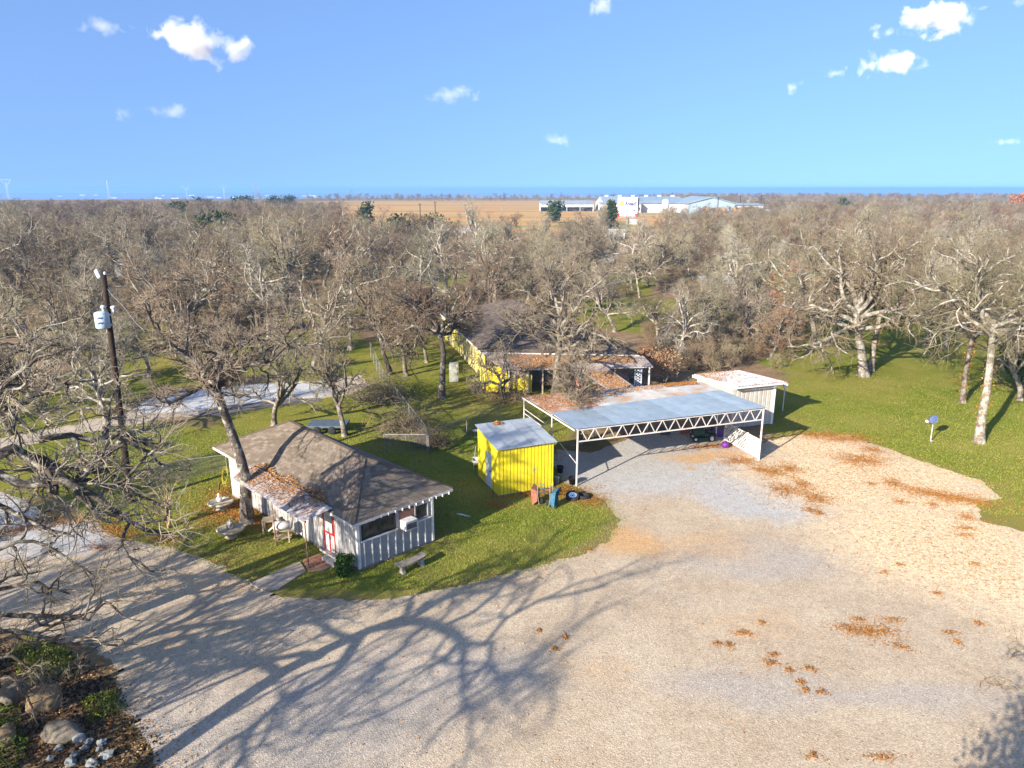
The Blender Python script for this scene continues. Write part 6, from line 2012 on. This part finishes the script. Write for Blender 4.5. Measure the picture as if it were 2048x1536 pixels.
M_bmetal = simple("barn_roof_metal", (.26, .33, .38), (.22, .28, .33), .05, .6, .1)
M_bwall = simple("barn_wall_white", (.50, .51, .52), (.44, .45, .46), .1, .7)
M_tan = simple("tan_brick_wall", (.48, .30, .16), (.42, .26, .14), .3, .9)
def barn(label, x0, x1, y0, y1, ze, zr, axis='x', open_front=False, vents=0):
    t = thing("barn", label, "barn", ((x0 + x1) / 2, y0, 0))
    if axis == 'x':
        ym = (y0 + y1) / 2
        n = max(1, int((x1 - x0) / 9))
        for i in range(n):
            a, b = x0 + (x1 - x0) * i / n, x0 + (x1 - x0) * (i + 1) / n - .05
            MB().slab((a, y0 - 1, ze), (b, y0 - 1, ze), (b, ym, zr), (a, ym, zr), .25).build("roof_panel", M_bmetal, t)
        MB().slab((x0, y1 + 1, ze), (x1, y1 + 1, ze), (x1, ym + .05, zr), (x0, ym + .05, zr), .25).build("roof_panel", M_bmetal, t)
        zb = ze * .55 if open_front else 0
        MB().box(x0, x1, y0, y0 + .3, zb, ze - .4).build("wall", M_bwall, t)
        MB().box(x0, x1, y1 - .3, y1, 0, ze - .4).build("wall", M_bwall, t)
        for xx in (x0, x1 - .3): MB().add([(xx, y0 + .3, 0), (xx, y1 - .3, 0), (xx, y1 - .3, ze - .4), (xx, ym, zr - .4), (xx, y0 + .3, ze - .4)], [(0, 1, 2, 3, 4)]).build("gable", M_bwall, t)
        if open_front:
            for i in range(n + 1): MB().box(x0 + (x1 - x0 - .5) * i / n, x0 + (x1 - x0 - .5) * i / n + .4, y0, y0 + .3, 0, zb).build("post", M_bwall, t)
        for i in range(vents):
            xv = x0 + (x1 - x0) * (i + .5) / vents
            MB().box(xv - 1.2, xv + 1.2, ym - 1, ym + 1, zr - .2, zr + .8).build("roof_vent", M_bwall, t)
    else:
        xm = (x0 + x1) / 2
        MB().slab((x0 - 1, y0 - 1, ze), (x0 - 1, y1, ze), (xm, y1, zr), (xm, y0 - 1, zr), .3).build("roof_panel", M_bmetal, t)
        MB().slab((x1 + 1, y0 - 1, ze), (x1 + 1, y1, ze), (xm + .05, y1, zr), (xm + .05, y0 - 1, zr), .3).build("roof_panel", M_bmetal, t)
        m = MB(); m.add([(x0, y0, 0), (x1, y0, 0), (x1, y0, ze - .4), (xm, y0, zr - .4), (x0, y0, ze - .4)], [(0, 1, 2, 3, 4)])
        m.build("gable", M_bmetal, t)
        for xx in (x0, x1 - .3): MB().box(xx, xx + .3, y0 + .1, y1, 0, ze - .4).build("wall", M_bwall, t)
        MB().box(xm - 5, xm - 1, y0 - .25, y0 - .1, 0, 4).build("door", M_tan, t)
        MB().box(xm + 3, xm + 9, y0 - .25, y0 - .1, 0, 3.6).build("door", M_tan, t)
    return t


barn("long white farm barn with pale blue metal roof behind the billboard", 62, 118, 494, 545, 6.3, 10.4, 'x', False, 6)
barn("gable ended blue grey metal barn right of the long white barn", 112, 142, 466, 520, 6.6, 10.6, 'y')
barn("left open sided section of the white farm barn", 58, 86, 488, 493, 6.2, 6.9, 'x', True)
barn("low grey roofed farm shed left of the billboard", 20, 58, 520, 536, 5.4, 7.4, 'x', True)
barn("low flat blue roofed building right of the gabled barn", 142, 164, 478, 500, 5.4, 6.4, 'x')
tt_ = thing("brick_office", "low tan brick office with flat canopy at the right end of the barns", "building", (146, 455, 0))
MB().box(140, 150, 452, 462, 0, 4.2).build("wall", M_tan, tt_); MB().box(150.2, 166, 450, 462, 2.6, 3.1).build("canopy", M_bmetal, tt_)
for x in (151, 158, 165): MB().box(x, x + .3, 450.3, 450.6, 0, 2.6).build("post", M_bwall, tt_)
MB().box(144.5, 146, 451.85, 451.98, 0, 2.4).build("door", M_red, tt_)
so = thing("feed_silo", "white round silo on legs in front of the long barn", "silo", (98.5, 470, 0))
MB().lathe((98.5, 470, 0), [(.5, 1.2), (2.2, 3.6), (2.3, 3.8), (2.3, 8.2), (1.2, 9.0), (.2, 9.3)], 18).build("tank", M_bwall, so, True)
for an in (.78, 2.35, 3.93, 5.5): MB().beam((98.5 + 1.9 * math.cos(an), 470 + 1.9 * math.sin(an), 0), (98.5 + 1.9 * math.cos(an), 470 + 1.9 * math.sin(an), 4), .25).build("leg", M_bwall, so)
def simple_vehicle(x, y, label, c, L=5.2, tall=1.9):
    t = thing("parked_truck", label, "truck", (x, y, 0))
    q = lambda a, b, z: Vector((x + a, y + b, z))
    mc = simple("truck_paint", c, None, 1, .35)
    MB().hexa([q(-L / 2, -.95, .5), q(L / 2, -.95, .5), q(L / 2, .95, .5), q(-L / 2, .95, .5)], [q(-L / 2, -.9, 1.1), q(L / 2, -.9, 1.1), q(L / 2, .9, 1.1), q(-L / 2, .9, 1.1)]).build("body", mc, t, bevel=.08)
    MB().hexa([q(-L * .1, -.88, 1.1), q(L * .28, -.88, 1.1), q(L * .28, .88, 1.1), q(-L * .1, .88, 1.1)], [q(0, -.7, tall), q(L * .22, -.7, tall), q(L * .22, .7, tall), q(0, .7, tall)]).build("cab", mc, t)
    MB().hexa([q(-L * .06, -.86, 1.16), q(L * .25, -.86, 1.16), q(L * .25, -.9, 1.16), q(-L * .06, -.9, 1.16)], [q(.04, -.71, tall - .08), q(L * .2, -.71, tall - .08), q(L * .2, -.75, tall - .08), q(.04, -.75, tall - .08)]).build("window", M_dark, t)
    for sx in (-.32, .32):
        for sy in (-.9, .75): MB().lathe(q(L * sx, sy, .38), [(.1, 0), (.36, 0), (.38, .05), (.38, .17), (.36, .2), (.1, .2)], 14, axis=(0, 1, 0)).build("wheel", M_black, t, True)


simple_vehicle(137, 440, "white pickup truck parked in front of the tan office", (.6, .62, .64))
simple_vehicle(130, 444, "pale grey pickup truck parked left of the white one", (.4, .45, .5))
# pale domed covers among the trees
for (px_, py_, rx, h, lab, c_) in ((893, 484, 6.6, 2.9, "wide cream domed shelter among the bare trees", (.60, .54, .42)), (930, 478, 4.6, 3.9, "white domed shelter right of the cream one", (.66, .68, .70))):
    L_ = G(px_, py_)
    t = thing("dome_shelter", lab, "shelter", L_)
    m = MB(); N_ = 12
    for i in range(N_ + 1):
        an = math.pi * i / N_
        for yy in (-3, 3): m.v.append(L_ + Vector((-math.cos(an) * rx, yy, 1.2 + math.sin(an) * (h - 1.2))))
    for i in range(N_): m.f.append((2 * i, 2 * i + 2, 2 * i + 3, 2 * i + 1))
    m.f.append(tuple(2 * i for i in range(N_ + 1))[::-1]); m.f.append(tuple(2 * i + 1 for i in range(N_ + 1)))
    mt_ = simple("dome_cover", c_, None, .5, .6)
    m.build("cover", mt_, t)
    MB().box(L_.x - rx, L_.x + rx, L_.y - 2.9, L_.y + 2.9, 0, 1.2).build("wall", mt_, t)
for i, (px_, py_, w, c_, lab) in enumerate(((1235, 470, 5, (.55, .56, .56), "small white roofed shed glimpsed in the wood below the billboard"), (1210, 520, 5, (.28, .28, .28), "grey roofed shed glimpsed in the wood left of the billboard"), (265, 545, 7, (.5, .52, .55), "pale shed glimpsed in the wood behind the utility pole"), (385, 573, 6, (.42, .44, .46), "low grey roofed shed glimpsed in the left wood"), (1445, 590, 5, (.25, .24, .22), "grey wooden shed deep in the wood above the garage"), (830, 470, 6, (.55, .54, .5), "pale shed glimpsed left of the cream dome"))):
    L_ = G(px_, py_ + 8); t = thing("small_shed", lab, "shed", L_)
    MB().box(L_.x - w / 2, L_.x + w / 2, L_.y, L_.y + 3.6, 0, 2.3).build("wall", simple("shed_wall", tuple(k * .8 for k in c_)), t)
    MB().slab((L_.x - w / 2 - .3, L_.y - .3, 2.35), (L_.x + w / 2 + .3, L_.y - .3, 2.35), (L_.x + w / 2 + .3, L_.y + 3.9, 3.0), (L_.x - w / 2 - .3, L_.y + 3.9, 3.0), .1).build("roof", simple("shed_roof", c_, None, 1, .5), t)
# poles along the road and yard lights
for i, (x, y, h, lab) in enumerate(((118, 420, 11, "dark pole right of the white silo"), (-42, 400, 9, "thin pole at the near edge of the tan field"), (-50, 398, 8, "shorter pole left of the one at the tan field"), (190, 560, 11, "pole right of the gabled barn"), (168, 540, 11, "pole behind the flat blue roofed building"), (60, 900, 11, "far pole above the low farm shed"), (-10, 920, 11, "far pole at the back of the tan field"))):
    t = thing("power_pole", lab, "pole", (x, y, 0))
    MB().tube([(x, y, 0), (x, y, h)], .22, 8).build("shaft", M_pole, t)
    MB().beam((x - 1.1, y, h - .8), (x + 1.1, y, h - .8), .2).build("crossarm", M_pole, t)
# fence posts behind the right lawn
for i, (px_, py_, h, lab) in enumerate(((1791, 640, 1.9, "white pipe post left of the cedar behind the right lawn"), (1845, 640, 1.6, "white pipe post right of the cedar behind the right lawn"), (2031, 690, 2.2, "orange topped white post at the back right"))):
    a = G(px_, py_); t = thing("fence_post", lab, "post", a)
    MB().tube([a, a + Vector((0, 0, h))], .06, 8).build("post", M_trim, t); MB().lathe(a + Vector((0, 0, h)), [(.07, 0), (.07, .04), (.01, .08)], 8).build("cap", M_trim if i < 2 else M_leaf_or, t)

# distant plain: low ridges, specks of town, masts
def ridge(name, y, x0, x1, h, seed, c1, c2, step=60, rough=.35, depth=1500, zb=-1.0):
    xs = np.arange(x0, x1, step)
    hh = h * (.55 + rough * (fbm(xs, xs * 0, (x1 - x0) / 7, seed) - .5) * 2 + .10 * (fbm(xs, xs * 0, step * 3, seed + 5) - .5))
    hh = np.maximum(hh, 1)
    V_ = np.concatenate([np.stack([xs, np.full(len(xs), y), np.full(len(xs), zb)], 1), np.stack([xs, np.full(len(xs), y + depth * .35), hh + zb], 1), np.stack([xs, np.full(len(xs), y + depth), np.full(len(xs), zb)], 1)])
    n = len(xs); i = np.arange(n - 1)
    F_ = np.concatenate([np.stack([i, i + 1, i + n + 1, i + n], 1), np.stack([i + n, i + n + 1, i + 2 * n + 1, i + 2 * n], 1)])
    return props(link(name, np_mesh(name, V_, F_, simple(name + "_cover", c1, c2, .004, .95, objr=0), True)), kind="structure")


ridge("far_hills", 17000, -16000, 16000, 150, 7, (.06, .07, .05), (.10, .10, .07), 200, .35, 4000, -63)
ridge("wooded_ridge", 8500, -8000, 8000, 26, 17, (.05, .055, .04), (.10, .09, .06), 90, .5, 1800, -63)
# town buildings
tg = random.Random(6)
town = MB()
for i in range(46):
    y = tg.uniform(5200, 11000); x = y * (tg.uniform(-.62, -.25) if i < 40 else tg.uniform(.2, .5))
    w = tg.uniform(15, 70); town.box(x, x + w, y, y + 14, -62, tg.uniform(-57, -50))
props(town.build("distant_town", simple("town_white", (.75, .75, .75), (.6, .6, .6), .01, .8)), "scatter of tiny pale buildings on the hazy plain", "town", None, "stuff")
def mast(x, y, h, lab, v=False):
    t = thing("lattice_mast", lab, "mast", (x, y, 0))
    m = MB(); w = h * .05
    legs = [(-1, -1), (1, -1), (1, 1), (-1, 1)]
    for a, b in legs: m.beam((x + a * w, y + b * w, 0), (x + a * w * .25, y + b * w * .25, h), h * .004)
    for k in range(10):
        z0, z1 = h * k / 10, h * (k + 1) / 10; w0, w1 = w * (1 - .75 * k / 10), w * (1 - .75 * (k + 1) / 10)
        m.beam((x - w0, y - w0, z0), (x + w1, y - w1, z1), h * .0025); m.beam((x + w0, y - w0, z0), (x - w1, y - w1, z1), h * .0025)
    props(m.build("lattice", M_tank, t), kind="stuff")
    if v:
        for s in (-1, 1): MB().beam((x, y, h * .75), (x + s * h * .28, y, h * 1.12), h * .006).build("arm", M_galv, t)
        MB().beam((x - h * .28, y, h * 1.12), (x + h * .28, y, h * 1.12), h * .004).build("crossarm", M_galv, t)
    else:
        for z in (.8, .93): MB().lathe((x, y, h * z), [(w * .5, 0), (w * .5, h * .04)], 10).build("antenna", M_trim, t)
mast(-548, 1000, 26, "slim lattice mast with white antennas on the left skyline")
mast(-685, 1000, 24, "V shaped power pylon on the far left skyline", True)
mast(-442, 1000, 16, "smaller pylon right of the slim lattice mast", True)
mast(-391, 1000, 17, "second small pylon left of the field on the skyline", True)

# haze: the air itself
hz = MB().box(-24000, 24000, -400, 26000, -64, 22).build("haze", None)
hzm = bpy.data.materials.new("haze_air"); hzm.use_nodes = True
nt = hzm.node_tree; nt.nodes.clear()
ho = nt.nodes.new("ShaderNodeOutputMaterial"); pv = nt.nodes.new("ShaderNodeVolumePrincipled")
pv.inputs["Color"].default_value = (.21, .44, .84, 1); pv.inputs["Density"].default_value = .00022; pv.inputs["Anisotropy"].default_value = 0.0
nt.links.new(pv.outputs[0], ho.inputs["Volume"])
hz.data.materials.append(hzm)
props(hz, kind="stuff")

# clouds: lumps of real vapour high beyond the plain
def cloud(px_, py_, wpx, hpx, label, seed, dens=.02, Y=5200, tilt=0.0):
    c = GY(px_, py_, Y); sc = Y / cP / FPX * 1.0
    W, H = wpx * sc * .5, hpx * sc * .5
    r = random.Random(seed)
    me_parts = []
    import bmesh
    bm = bmesh.new(); bmesh.ops.create_icosphere(bm, subdivisions=3, radius=1)
    for v in bm.verts: v.co = Vector((v.co.x * W * 1.1, v.co.y * W * .5, v.co.z * H * 1.15))
    me = bpy.data.meshes.new("cloud"); bm.to_mesh(me); bm.free()
    o = link("cloud", me, None, c); o.rotation_euler = (0, -tilt, 0)
    m = bpy.data.materials.new("cloud_vapour"); m.use_nodes = True
    n = m.node_tree; n.nodes.clear()
    out = n.nodes.new("ShaderNodeOutputMaterial"); sc_ = n.nodes.new("ShaderNodeVolumeScatter")
    tc = n.nodes.new("ShaderNodeTexCoord"); mp = n.nodes.new("ShaderNodeMapping")
    mp.inputs["Scale"].default_value = (1 / (W * 1.1), 1 / (W * .5), 1 / (H * 1.15))
    n.links.new(tc.outputs["Object"], mp.inputs[0])
    ln = n.nodes.new("ShaderNodeVectorMath"); ln.operation = 'LENGTH'; n.links.new(mp.outputs[0], ln.inputs[0])
    mp2 = n.nodes.new("ShaderNodeMapping"); mp2.inputs["Scale"].default_value = (1 / (H * 1.3),) * 3; mp2.inputs["Location"].default_value = (seed * 3.7, seed * 1.3, 0)
    n.links.new(tc.outputs["Object"], mp2.inputs[0])
    ns = n.nodes.new("ShaderNodeTexNoise"); ns.inputs["Scale"].default_value = 1.0; ns.inputs["Detail"].default_value = 6; ns.inputs["Roughness"].default_value = .62; ns.inputs["Distortion"].default_value = .3
    n.links.new(mp2.outputs[0], ns.inputs["Vector"])
    a = n.nodes.new("ShaderNodeMath"); a.operation = 'MULTIPLY_ADD'; n.links.new(ns.outputs["Fac"], a.inputs[0]); a.inputs[1].default_value = 2.6; a.inputs[2].default_value = -.80
    b = n.nodes.new("ShaderNodeMath"); b.operation = 'SUBTRACT'; n.links.new(a.outputs[0], b.inputs[0]); n.links.new(ln.outputs["Value"], b.inputs[1])
    d = n.nodes.new("ShaderNodeMapRange"); n.links.new(b.outputs[0], d.inputs[0]); d.inputs[1].default_value = 0; d.inputs[2].default_value = .55; d.inputs[4].default_value = dens
    n.links.new(d.outputs[0], sc_.inputs["Density"]); sc_.inputs["Color"].default_value = (1, 1, 1, 1); sc_.inputs["Anisotropy"].default_value = -.25
    n.links.new(sc_.outputs[0], out.inputs["Volume"])
    me.materials.append(m)
    return props(o, label, "cloud")


cloud(208, 50, 120, 44, "small flat cloud at the upper left", 1, .006)
cloud(405, 85, 230, 84, "largest cloud on the left with a trailing right end", 2, .02, tilt=-.12)
cloud(343, 221, 110, 40, "faint rounded cloud low on the left", 3, .004)
cloud(248, 230, 64, 34, "tiny faint cloud beside the rounded low one", 4, .003)
cloud(914, 191, 110, 44, "small cloud left of the middle of the sky", 5, .007)
cloud(1120, 278, 80, 34, "small faint cloud low in the middle", 6, .005)
cloud(1208, 8, 90, 44, "cloud wisp at the top edge near the middle", 7, .008, tilt=.3)
cloud(1868, 42, 190, 74, "bright long cloud at the upper right", 8, .03, tilt=0)
cloud(1771, 66, 66, 36, "small cloud left below the bright upper right one", 9, .012)
cloud(1785, 134, 160, 66, "bright rounded cloud below the upper right ones", 10, .02)
cloud(1672, 144, 64, 22, "thin small wisp left of the bright rounded cloud", 11, .007, tilt=.1)
cloud(1588, 174, 56, 32, "small round puff furthest left of the right hand clouds", 12, .008)
cloud(2033, 8, 44, 28, "cloud scrap in the upper right corner", 13, .008)
cloud(2015, 284, 90, 16, "thin faint streak low at the right edge", 14, .004)
cy.volume_max_steps = 256
